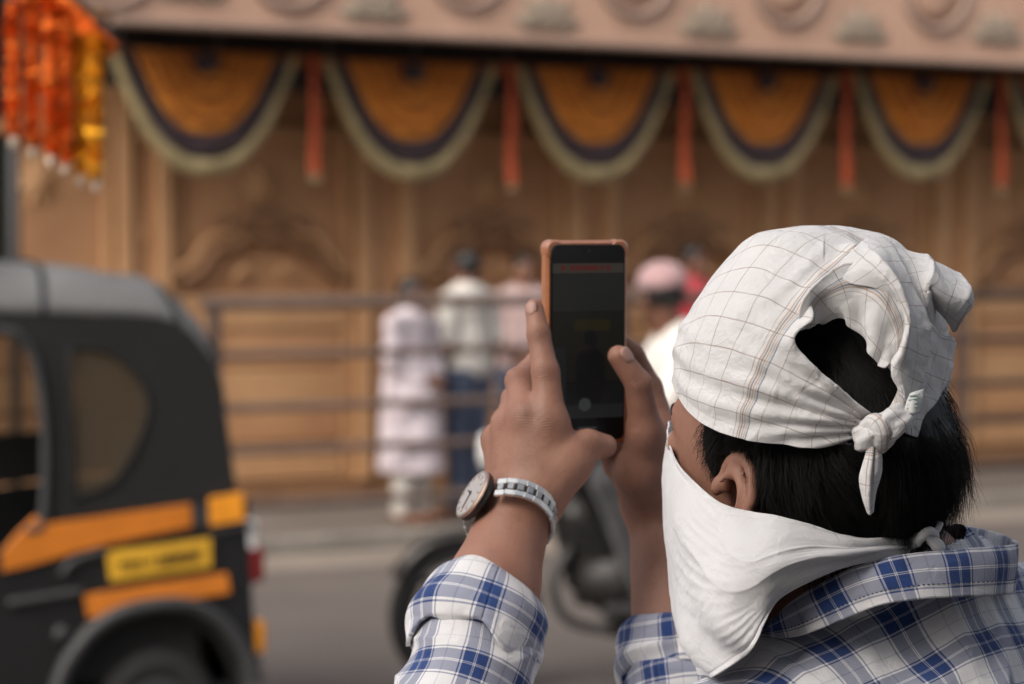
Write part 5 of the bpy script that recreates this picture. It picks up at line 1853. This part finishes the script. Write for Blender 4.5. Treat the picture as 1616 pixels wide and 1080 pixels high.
I, J = np.meshgrid(np.linspace(0, 1, nu), np.linspace(0, 1, nv), indexing='ij')
V = g.reshape(-1, 3)
i, j = I.ravel(), J.ravel()
pj = proj(V)
s16 = i*16
gath = np.exp(-((s16 - 2.0)/2.6)**2)
d_ = .0012*vnoise(V, 28, 31, 2) + .0006*vnoise(V, 80, 32, 2) + .0022*(.3 - np.abs(vnoise(V, 26, 35, 2)))*np.clip(vnoise(V, 10, 36, 1) + .4, 0, 1)
wob = 1.6*vnoise(V, 12, 33, 1)
# pulled folds across the cheek, running from the knot towards the nose
amp = np.exp(-((s16 - 5.2)/2.6)**2)*np.exp(-((j - .40)/.26)**2)
d_ += .0022*amp*(1-1.6*np.abs(np.sin(j*15 + wob*4.2 + s16*.35))**.55)*np.clip(.75 + 1.3*vnoise(V, 16, 37, 2), 0, 1.3)
d_ += .0009*np.exp(-((s16 - 5)/4)**2)*(.4 - np.abs(np.sin(j*52 + wob*6 + s16*.8)))*np.clip(vnoise(V, 20, 38, 2)*2, 0, 1)
d_ -= .0007*np.exp(-((j - .035)/.006)**2) + .0007*np.exp(-((j - .965)/.006)**2)
d_ += .0016*gath*np.sin(j*16 + wob)
# soft drapes of the bib
amp2 = np.exp(-((s16 - 7.6)/1.9)**2)*np.clip((j - .5)/.25, 0, 1)
d_ += .0045*amp2*np.sin(s16*3.1 + j*3.5 + wob*.8)
d_ += .0014*np.clip(1 - j/.025, 0, 1) + .0010*np.clip((j - .975)/.025, 0, 1)
V = V + N.reshape(-1, 3)*d_[:, None]
kc = mk('cloth', V, gridf(nu, nv), M_MASK, ker, uv=grid_uv(g), origin=MAN)
thick_(kc, .0012)
# little knot and ends at the nape
kp = cr(A([P(1438,860,1.664), P(1450,850,1.654), P(1462,848,1.650), P(1474,856,1.652), P(1484,866,1.656)]), 24)
V, F = tubeg(kp, .0036 + .0012*np.sin(np.linspace(0, 9, 24)), 12)
mk('knot', V, F, M_MASK, ker, uv=np.zeros((len(V), 2)), origin=MAN)
kp = cr(A([P(1448,858,1.656), P(1456,844,1.646), P(1468,838,1.648), P(1476,846,1.654), P(1466,860,1.656)]), 20)
V, F = tubeg(kp, .0030, 10)
mk('knot_loop', V, F, M_MASK, ker, uv=np.zeros((len(V), 2)), origin=MAN)
kp = cr(A([P(1466,848,1.652), P(1478,838,1.654), P(1484,826,1.658)]), 12)
V, F = tubeg(kp, .0024, 8)
mk('knot_end', V, F, M_MASK, ker, uv=np.zeros((len(V), 2)), origin=MAN)
# ------------------------------------------------------------------ plaid shirt
def plaid_mat():
    t = NT('blue plaid cotton')
    u, v = warp_uv(t, .0008, 24)
    def bands(x, p, off):
        f = period(t, x, p, off)
        w = .30                                          # band half-structure: two stripes with a pale line between
        b = t.math('MAXIMUM', line_mask(t, f, .365, .086), line_mask(t, f, .575, .086))
        b = t.math('MAXIMUM', b, t.math('MULTIPLY', line_mask(t, f, .47, .008), .8))
        thin = t.math('MAXIMUM', line_mask(t, f, .235, .012), line_mask(t, f, .705, .012))
        thin = t.math('MAXIMUM', thin, t.math('MULTIPLY', line_mask(t, f, .97, .010), .35))
        return t.math('MAXIMUM', b, t.math('MULTIPLY', thin, .95))
    bu, bv = bands(u, .047, .1), bands(v, .050, .35)
    # twill lines break the single bands
    tw = t.math('SINE', t.math('MULTIPLY', t.math('ADD', u, v), 5200))
    half = t.math('MULTIPLY_ADD', tw, .10, .60)
    white = t.ramp(t.noise(13, 4), [(.3, (.70, .69, .70)), (.7, (.77, .76, .77))])
    blue = t.ramp(t.noise(20, 3), [(.3, (.016, .042, .155)), (.7, (.028, .066, .21))])
    both = t.math('MULTIPLY', bu, bv)
    one = t.math('SUBTRACT', t.math('MAXIMUM', bu, bv), both)
    f = t.math('ADD', both, t.math('MULTIPLY', one, half), clamp=True)
    t.set(Base_Color=t.mix(f, white, blue))
    cotton(t, .25)
    return t.m
M_PLAID = plaid_mat()
t = NT('navy thread'); t.set(Base_Color=c4((.03, .045, .12)), Roughness=.8); M_THREAD = t.m

shirt = empty('shirt', MAN)
shirt.parent = man; shirt.location = (0, 0, 0)
shirt['label'] = 'blue and white plaid shirt with rolled sleeves'
sp = [
    Ell(To(0, .02, -.20), (.178, .122, .215), TRm, .05),
    Ell(To(0, .02, -.44), (.165, .120, .22), TRm, .07),
    Cone(To(-.135, -.004, -.105), To(.165, -.004, -.07), .060, .066, .05),
    Cone(To(0, -.018, -.005), LS, .052, .056, .045), Cone(To(0, -.018, -.005), RS_, .052, .060, .045),
    Cone(LS, LS + (LE-LS)*.8, .056, .056, .03), Cone(RS_, RS_ + (RE-RS_)*.8, .064, .058, .03),
    Ell(To(0, -.085, -.15), (.135, .045, .12), TRm, .05),
]
def sdisp(p):
    return .0045*vnoise(p, 10, 41, 2)
SV_, SQ_ = mesh_sdf(sp, 0.0034, 20, sdisp)
SN = vert_normals(SV_, SQ_)
Lc = (SV_ - NB) @ TRm
# folds: drag lines from the collar over the shoulder and down the back
w1 = vnoise(SV_, 6, 42, 2); w2 = vnoise(SV_, 15, 43, 2)
q1 = Lc[:, 0]*.55 + Lc[:, 2]*.9 - Lc[:, 1]*.5
q2 = Lc[:, 0]*.95 - Lc[:, 2]*.45 + Lc[:, 1]*.3
ridge = lambda x: 1 - np.abs(np.sin(x))**.7
dd = .013*ridge(q1*38 + w1*2.6)*np.clip(.5 + w2, 0, 1) + .0105*ridge(q2*46 + w1*3.1 + 1)*np.clip(.5 - w2, 0, 1) + .0012*vnoise(SV_, 60, 44, 2)
SV_ = SV_ + SN*(dd - .004)[:, None]
SV_ = relax(SV_, SQ_, 1, .4)
# open the neck
nk = To(0, .005, .0)
dn = np.hypot((SV_ - nk) @ TR_, (SV_ - nk) @ TF)
keepv = ~((dn < .062) & (SV_[:, 2] > NB[2] - .02)) 
SQ_ = SQ_[keepv[SQ_].all(1)]
suv = np.stack([Lc[:, 0] + .10*w1*.15, (Lc[:, 2]*.85 + Lc[:, 1]*.75) + .006*w2], 1)
mk('shirt_body', SV_, SQ_, M_PLAID, shirt, uv=suv, origin=MAN)

# collar: folded band standing away from the neck
def collar_rows():
    # (px, py, D) along the collar from the front left tip round the back to the right front: stand bottom, fold top (inside/outside), leaf bottom
    st = [ # inner bottom,      inner top,        fold,            outer mid,        outer bottom edge
        [(1225,1000,1.668),(1222,990,1.664),(1219,984,1.660),(1212,990,1.656),(1214,1006,1.652)],
        [(1262,975,1.660),(1254,962,1.655),(1248,955,1.648),(1250,968,1.642),(1262,1004,1.638)],
        [(1315,945,1.655),(1306,930,1.648),(1300,922,1.640),(1306,938,1.632),(1330,978,1.626)],
        [(1375,920,1.655),(1366,902,1.648),(1360,893,1.638),(1368,912,1.628),(1390,955,1.622)],
        [(1440,908,1.660),(1434,888,1.652),(1430,877,1.640),(1438,898,1.630),(1452,946,1.624)],
        [(1510,905,1.672),(1510,884,1.664),(1510,869,1.652),(1516,892,1.642),(1520,942,1.638)],
        [(1570,900,1.700),(1575,878,1.694),(1578,864,1.684),(1584,888,1.676),(1580,938,1.672)],
        [(1592,892,1.738),(1600,872,1.738),(1605,858,1.736),(1606,884,1.732),(1600,932,1.728)],
        [(1570,882,1.778),(1576,862,1.784),(1580,846,1.790),(1586,866,1.794),(1588,912,1.796)],
        [(1530,870,1.806),(1534,850,1.814),(1536,834,1.822),(1542,852,1.828),(1550,896,1.832)],
        [(1480,866,1.820),(1482,844,1.828),(1486,826,1.836),(1492,842,1.842),(1500,884,1.848)],
        [(1420,872,1.830),(1420,852,1.838),(1420,836,1.846),(1424,850,1.852),(1436,890,1.858)],
        [(1350,900,1.828),(1346,882,1.836),(1342,868,1.842),(1344,882,1.848),(1360,924,1.852)],
        [(1290,940,1.806),(1282,926,1.812),(1276,916,1.818),(1276,932,1.824),(1292,972,1.826)],
        [(1262,985,1.780),(1254,972,1.786),(1248,964,1.790),(1246,980,1.794),(1258,1016,1.792)],
    ]
    return A([[P(*q) for q in r] for r in st])
cc_ = collar_rows()
g = net(cc_, 260, 60)
V = g.reshape(-1, 3)
N = grid_normals(g).reshape(-1, 3)
V = V + N*(.0014*vnoise(V, 22, 51, 2) + .0007*vnoise(V, 60, 52, 2))[:, None]
col_o = mk('collar', V, gridf(260, 60), M_PLAID, shirt, uv=grid_uv(g) + A((.014, .021)), origin=MAN)
thick_(col_o, .0022)
# stitch line along the collar leaf
g2 = V.reshape(260, 60, 3)
Nn = N.reshape(260, 60, 3)
cg = ((g2[:, 52] - g2.mean((0, 1)))*Nn[:, 52]).sum()
sg = 1 if cg > 0 else -1
k = 4
sv, sf = G(), 0
while k < 250:
    pts = [g2[min(k+i, 259), 53] + sg*Nn[min(k+i, 259), 53]*.0016 for i in (0, 1)]
    sv.tube(pts, .00035, 5)
    k += 2
so = sv.build('stitching', M_THREAD, col_o, origin=MAN); tag(so, kind='stuff')

# sleeves: forearm part of each sleeve and its rolled cuff
def loft(name, pts, rad, nseg, nr, mat, parent, foldf, uvs_=1.0, closed_in=False, th=.0016, squash=None, uo=(0, 0)):
    pts = cr(A(pts), nseg); rad = cr(A(rad)[:, None], nseg)[:, 0]
    T, Nf, Bf = frames(pts)
    a = np.linspace(0, 2*math.pi, nr, endpoint=False)
    S = np.concatenate([[0], np.cumsum(np.linalg.norm(np.diff(pts, axis=0), axis=1))])
    dirs = np.cos(a)[None, :, None]*Nf[:, None] + np.sin(a)[None, :, None]*Bf[:, None]
    base_ = pts[:, None] + rad[:, None, None]*dirs
    ss, aa = np.meshgrid(S, a, indexing='ij')
    d, sh = foldf(ss/S[-1], aa, base_.reshape(-1, 3))
    V = base_ + dirs*d.reshape(nseg, nr)[..., None] + T[:, None]*sh.reshape(nseg, nr)[..., None]
    uv_ = np.stack([aa*rad.mean()*uvs_, ss], 2).reshape(-1, 2) + A(uo)
    # close the seam with a duplicated column
    V2 = np.concatenate([V, V[:, :1]], 1); uv2 = uv_.reshape(nseg, nr, 2)
    uv2 = np.concatenate([uv2, uv2[:, :1] + A((2*math.pi*rad.mean()*uvs_, 0))], 1)
    o = mk(name, V2.reshape(-1, 3), gridf(nseg, nr+1), mat, parent, uv=uv2.reshape(-1, 2), origin=MAN)
    return thick_(o, th)
def sleeve_folds(s, a, V):
    s, a = s.ravel(), a.ravel()
    n = vnoise(V, 16, 61, 2)
    d = .0042*(1 - np.abs(np.sin(s*17 + 1.4*np.sin(a + .6) + n*1.8))**.8)*np.clip(.35 + s, 0, 1) + .002*vnoise(V, 35, 62, 2)
    return d - .001, np.zeros_like(d)
def cuff_folds(tilt, sd):
    def f(s, a, V):
        s, a = s.ravel(), a.ravel()
        d = .0042*np.sin(math.pi*np.clip(s*1.1, 0, 1)) + .0022*vnoise(V, 26, sd, 2) + .0016*np.sin(s*10 + 2*np.sin(a*2))
        lip = np.clip(1 - s/.12, 0, 1)
        d += .003*lip*np.sin(a*5 + 1) - .004*np.clip((s-.88)/.12, 0, 1)
        sh = lip*(.007*np.sin(a*3 + sd) + .004*np.sin(a*7 + 2)) + .003*np.sin(a*2 + sd)*s
        return d, sh
    return f
lf = [LE + (LS-LE)*.35, LE + (LS-LE)*.12, P(668,1300,1.712), P(706,1180,1.742), P(742,1070,1.772), P(752,1020,1.784), P(760,985,1.792)]
loft('sleeve', lf, [.058, .057, .056, .052, .0475, .046, .044], 120, 120, M_PLAID, shirt, sleeve_folds, uo=(.004, .01))
cf = [P(744,1030,1.780), P(752,1000,1.788), P(762,970,1.796), P(772,940,1.804), P(778,921,1.809)]
loft('rolled_cuff', cf, [.0475, .0475, .0450, .0410, .0370], 70, 140, M_PLAID, shirt, cuff_folds(0, 3), th=.003, uo=(.02, .03))
rf = [RE + (RS_-RE)*.35, RE + (RS_-RE)*.12, P(1083,1240,1.872), P(1078,1120,1.890), P(1070,1040,1.908)]
loft('sleeve', rf, [.058, .057, .055, .049, .042], 80, 90, M_PLAID, shirt, sleeve_folds, uo=(.02, .02))
rc_ = [P(1074,1075,1.900), P(1068,1040,1.910), P(1064,1005,1.916), P(1062,980,1.921)]
loft('rolled_cuff', rc_, [.0450, .0450, .0415, .0365], 50, 110, M_PLAID, shirt, cuff_folds(0, 5), th=.003, uo=(.033, .015))

# ------------------------------------------------------------------ trousers and shoes (below the frame)
M_TROUSER = cloth('dark grey trousers', (.03, .032, .04), (.05, .052, .062))
M_SHOE = simple('black shoe', (.015, .013, .012), .4, .2, 20)
hp = To(0, .02, -.60); hp[2] = .90
tp = [Ell(hp + A((0, 0, .02)), (.165, .115, .14), TRm, .05)]
for s in (-1, 1):
    hip = hp + TR_*(s*.085) + A((0, 0, -.03)); knee = A((hip[0], hip[1], .49)) + TF*.01 + TR_*(s*.015); ank = A((knee[0], knee[1], .10)) - TF*.02
    tp += [Cone(hip, knee, .098, .072, .04), Cone(knee, ank, .072, .060, .03)]
    foot = [Cone(A((ank[0], ank[1], .045)) - TF*.03, A((ank[0], ank[1], .036)) + TF*.15, .042, .034, .02), Cone(A((ank[0], ank[1], .11)), A((ank[0], ank[1], .05)), .045, .045, .02)]
    fv, fq = mesh_sdf(foot, .007)
    fv[:, 2] = np.maximum(fv[:, 2], .003)
    mk('shoe', fv, fq, M_SHOE, man, origin=MAN)
tv, tq = mesh_sdf(tp, .009, 16, lambda p: .006*vnoise(p, 9, 71, 2))
mk('trousers', tv, tq, M_TROUSER, man, origin=MAN)
# ================================================================== phone
PT = [P(855,381,1.882), P(990,378,1.912), P(990,700,1.922), P(868,703,1.894)]
tl_, tr_2, br_, bl_ = PT
ex = ((tr_2 - tl_) + (br_ - bl_))/2; wP = np.linalg.norm(ex); ex /= wP
ez = ((tl_ - bl_) + (tr_2 - br_))/2; ez -= ex*(ez@ex); hP = np.linalg.norm(ez); ez /= hP
ey = np.cross(ez, ex)                                    # points away from the viewer
ph_c = sum(PT)/4
ph_root = empty('phone', ph_c)
ph_root.rotation_euler = Matrix(((ex[0], ey[0], ez[0]), (ex[1], ey[1], ez[1]), (ex[2], ey[2], ez[2]))).to_euler()
tag(ph_root, 'black smartphone in an orange case showing its camera screen, held up in both hands', 'phone')
def rrect(w, h, r, n=8):
    pts = []
    for cx_, cz_, a0 in ((w/2-r, h/2-r, 0), (-w/2+r, h/2-r, 90), (-w/2+r, -h/2+r, 180), (w/2-r, -h/2+r, 270)):
        for k in range(n+1):
            a = math.radians(a0 + 90*k/n); pts.append((cx_+r*math.cos(a), cz_+r*math.sin(a)))
    return pts
def plate(w, h, r, y0, y1, bev=.0):
    out = rrect(w, h, r); n = len(out)
    rings_ = [(y0, bev), (y0+bev, 0), (y1-bev, 0), (y1, bev)] if bev else [(y0, 0), (y1, 0)]
    V, F = [], []
    for y, ins in rings_:
        sc = rrect(w-2*ins, h-2*ins, max(r-ins, .0005))
        V += [(x, y, z) for x, z in sc]
    m = len(rings_)
    for i in range(m-1):
        for j in range(n):
            k = (j+1) % n
            F.append((i*n+j, i*n+k, (i+1)*n+k, (i+1)*n+j))
    F.append(tuple(range(n))[::-1]); F.append(tuple((m-1)*n+j for j in range(n)))
    return V, F
def orange_case():
    t = NT('orange translucent case')
    t.set(Base_Color=t.ramp(t.noise(40, 4), [(.3, (.36, .115, .038)), (.7, (.52, .19, .07))]), Roughness=.35)
    t.b.inputs['Transmission Weight'].default_value = .15
    t.b.inputs['Coat Weight'].default_value = .4
    t.bump(t.noise(300, 3), .15, .0006)
    return t.m
M_CASE = orange_case()
t = NT('phone glass'); t.set(Base_Color=c4((.006, .006, .007)), Roughness=.12); t.b.inputs['Specular IOR Level'].default_value = .18; M_GLASS = t.m
def emis(name, col, s, rough=.25):
    t = NT(name); t.set(Base_Color=c4([c*.1 for c in col]), Roughness=rough); t.b.inputs['Specular IOR Level'].default_value = .15
    t.b.inputs['Emission Color'].default_value = c4(col); t.b.inputs['Emission Strength'].default_value = s*.32
    return t.m
case = mk('case', *plate(wP, hP, .010, -.0005, .0105, .0022), M_CASE, ph_root, smooth=False)
for sx in (-1, 1):
    for sz in (-1, 1):
        V, F = plate(.016, .016, .007, -.0014, .0112, .0016)
        mk('corner_bumper', [(x + sx*(wP/2-.0075), y, z + sz*(hP/2-.0075)) for x, y, z in V], F, M_CASE, ph_root, smooth=False)
wS, hS = wP - .0066, hP - .0066
scr = mk('screen', *plate(wS, hS, .0065, -.0024, .004, .0006), M_GLASS, ph_root, smooth=False)
y_ = -.0026
def spanel(name, x0, x1, z0, z1, mat, y=y_, r=None):
    """piece of the picture on the screen; x, z run 0..1 over the screen"""
    X0, X1 = (x0-.5)*wS, (x1-.5)*wS; Z0, Z1 = (z0-.5)*hS, (z1-.5)*hS
    V, F = plate(X1-X0, Z1-Z0, r or min(.001, (X1-X0)/3, (Z1-Z0)/3), y, y + .0003)
    return mk(name, [(x+(X0+X1)/2, yy, z+(Z0+Z1)/2) for x, yy, z in V], F, mat, scr, smooth=False)
E = lambda n, c, s=1.0: emis('screen ' + n, c, s)
spanel('picture_banner', .02, .98, .855, .905, E('banner', (.055, .046, .036)))
for k, (a, b) in enumerate(((.13,.19),(.25,.31),(.32,.40),(.42,.48),(.49,.57),(.58,.63),(.66,.70),(.74,.79))):
    spanel('picture_lettering', a, b, .868, .895, E('letters', (.11, .018, .016)), y_-.0002)
spanel('picture_canopy', .02, .98, .66, .853, E('canopy', (.022, .022, .021)))
spanel('picture_wall', .02, .98, .30, .658, E('wall', (.016, .014, .011)))
spanel('picture_swag', .30, .80, .56, .62, E('swag', (.026, .021, .009)), y_-.0002, .004)
spanel('picture_post', .04, .20, .20, .48, E('post', (.020, .020, .021)), y_-.0002)
spanel('picture_figure', .34, .72, .19, .47, E('figure', (.010, .010, .011)), y_-.0003, .011)
spanel('picture_head', .45, .61, .475, .565, E('head', (.009, .009, .010)), y_-.0003, .005)
spanel('picture_road', .02, .98, .12, .298, E('road', (.012, .012, .013)))
spanel('control_bar', .02, .98, .115, .185, E('bar', (.020, .021, .023)), y_-.0002)
V, F = lathe([(.0052, 0), (.0052, .0004)], 28, 'y')
mk('shutter_button', [(x - .05*wS, -abs(y) + y_ - .0004, z + (.185-.5)*hS) for x, y, z in V], F, E('shutter', (.055, .058, .058)), scr, smooth=False)
spanel('home_bar', .36, .62, .063, .068, E('home', (.10, .10, .10)), y_-.0001, .0004)
V, F = lathe([(.0016, 0), (.0016, .0003)], 16, 'y')
mk('camera_hole', [(x, -abs(y) + y_, z + hS*.468) for x, y, z in V], F, E('lens', (.02, .02, .022)), scr, smooth=False)
V, F = plate(.022, .024, .006, .0105, .0125, .0006)
mk('camera_block', [(x - wP*.25, y, z + hP*.36) for x, y, z in V], F, M_GLASS, ph_root, smooth=False)

# ================================================================== wrist watch
wq = A((.2, .72, .66)); wq /= np.linalg.norm(wq)
wn_ = A((-.80, -.20, .60)); wn_ -= wq*(wn_@wq); wn_ /= np.linalg.norm(wn_)
wm = np.cross(wq, wn_)
wc = P(806, 818, 1.836)
wat = empty('wrist_watch', wc)
wat.rotation_euler = Matrix(((wm[0], wq[0], wn_[0]), (wm[1], wq[1], wn_[1]), (wm[2], wq[2], wn_[2]))).to_euler()
tag(wat, 'silver wrist watch with black case back on the raised left wrist', 'watch')
def steel(name, col, r):
    t = NT(name)
    t.set(Base_Color=t.ramp(t.noise(200, 3), [(.3, [c*.85 for c in col]), (.7, col)]), Metallic=1.0)
    t.set(Roughness=t.math('MULTIPLY_ADD', t.noise(500, 2), .2, r))
    return t.m
M_STEEL = steel('brushed steel', (.78, .78, .76), .28)
M_STEEL2 = steel('polished steel', (.50, .50, .49), .22)
M_BLACKM = simple('black watch case', (.012, .012, .012), .35, .1, 50, 0)
M_ROSE = steel('rose steel', (.70, .52, .42), .22)
t = NT('watch dial'); t.set(Base_Color=c4((.48, .41, .37)), Roughness=.3, Metallic=.2); t.b.inputs['Coat Weight'].default_value = 1.0; t.b.inputs['Coat Roughness'].default_value = .06; M_DIAL = t.m
RX, RZ = .0370, .0318
NLK = 28
for k in range(NLK):
    a = 2*math.pi*k/NLK
    if abs(math.sin(a/2)) < .24: continue               # the case sits here
    x, z = RX*math.sin(a), RZ*math.cos(a)
    g_ = 2*math.pi*RX/NLK
    M = Matrix.Translation((x, 0, z)) @ Matrix.Rotation(a, 4, 'Y')
    lk = G().box(-g_*.47, g_*.47, -.0085, -.0032, -.0013, .0015, .0005, M).build('link', M_STEEL, wat)
    G().box(-g_*.47, g_*.47, .0032, .0085, -.0013, .0015, .0005, M).build('link_edge', M_STEEL, lk)
    G().box(-g_*.30, g_*.30, -.0031, .0031, -.0012, .0019, .0005, M).build('link_centre', M_STEEL2, lk)
    G().tube([tuple(M @ Vector((g_*.5, -.0075, 0))), tuple(M @ Vector((g_*.5, .0075, 0)))], .0009, 6).build('link_pin', M_BLACKM, lk)
def wl3(name, prof, mat, parent=wat, n=48):
    V, F = lathe(prof, n)
    return mk(name, [(x, y, z + RZ) for x, y, z in V], F, mat, parent, smooth=False)
wcs = wl3('case', [(.0180, -.0030), (.0200, -.0015), (.0205, .001), (.0200, .0030)], M_BLACKM)
wl3('bezel', [(.0202, .0029), (.0205, .0041), (.0198, .0051), (.0184, .0053)], M_ROSE, wcs)
wl3('dial', [(.0186, .0045), (.0184, .0055), (.0150, .0058), (.0030, .0059)], M_DIAL, wcs)
for k in range(12):
    a = 2*math.pi*k/12
    M = Matrix.Rotation(a, 4, 'Z')
    V, F = boxg(-.0005, .0005, .0130, .0165, .0057, .0061)
    mk('hour_mark', [tuple(M @ Vector(v) + Vector((0, 0, RZ))) for v in V], F, M_ROSE, wcs, smooth=False)
for a, l_, nm in ((.7, .0085, 'hour_hand'), (2.6, .0130, 'minute_hand')):
    M = Matrix.Rotation(a, 4, 'Z')
    V, F = boxg(-.0006, .0006, -.002, l_, .0061, .0064)
    mk(nm, [tuple(M @ Vector(v) + Vector((0, 0, RZ))) for v in V], F, M_BLACKM, wcs, smooth=False)
G().tube([(0, .0195, RZ+.001), (0, .0235, RZ+.001)], .0022, 10).build('crown', M_STEEL2, wat)
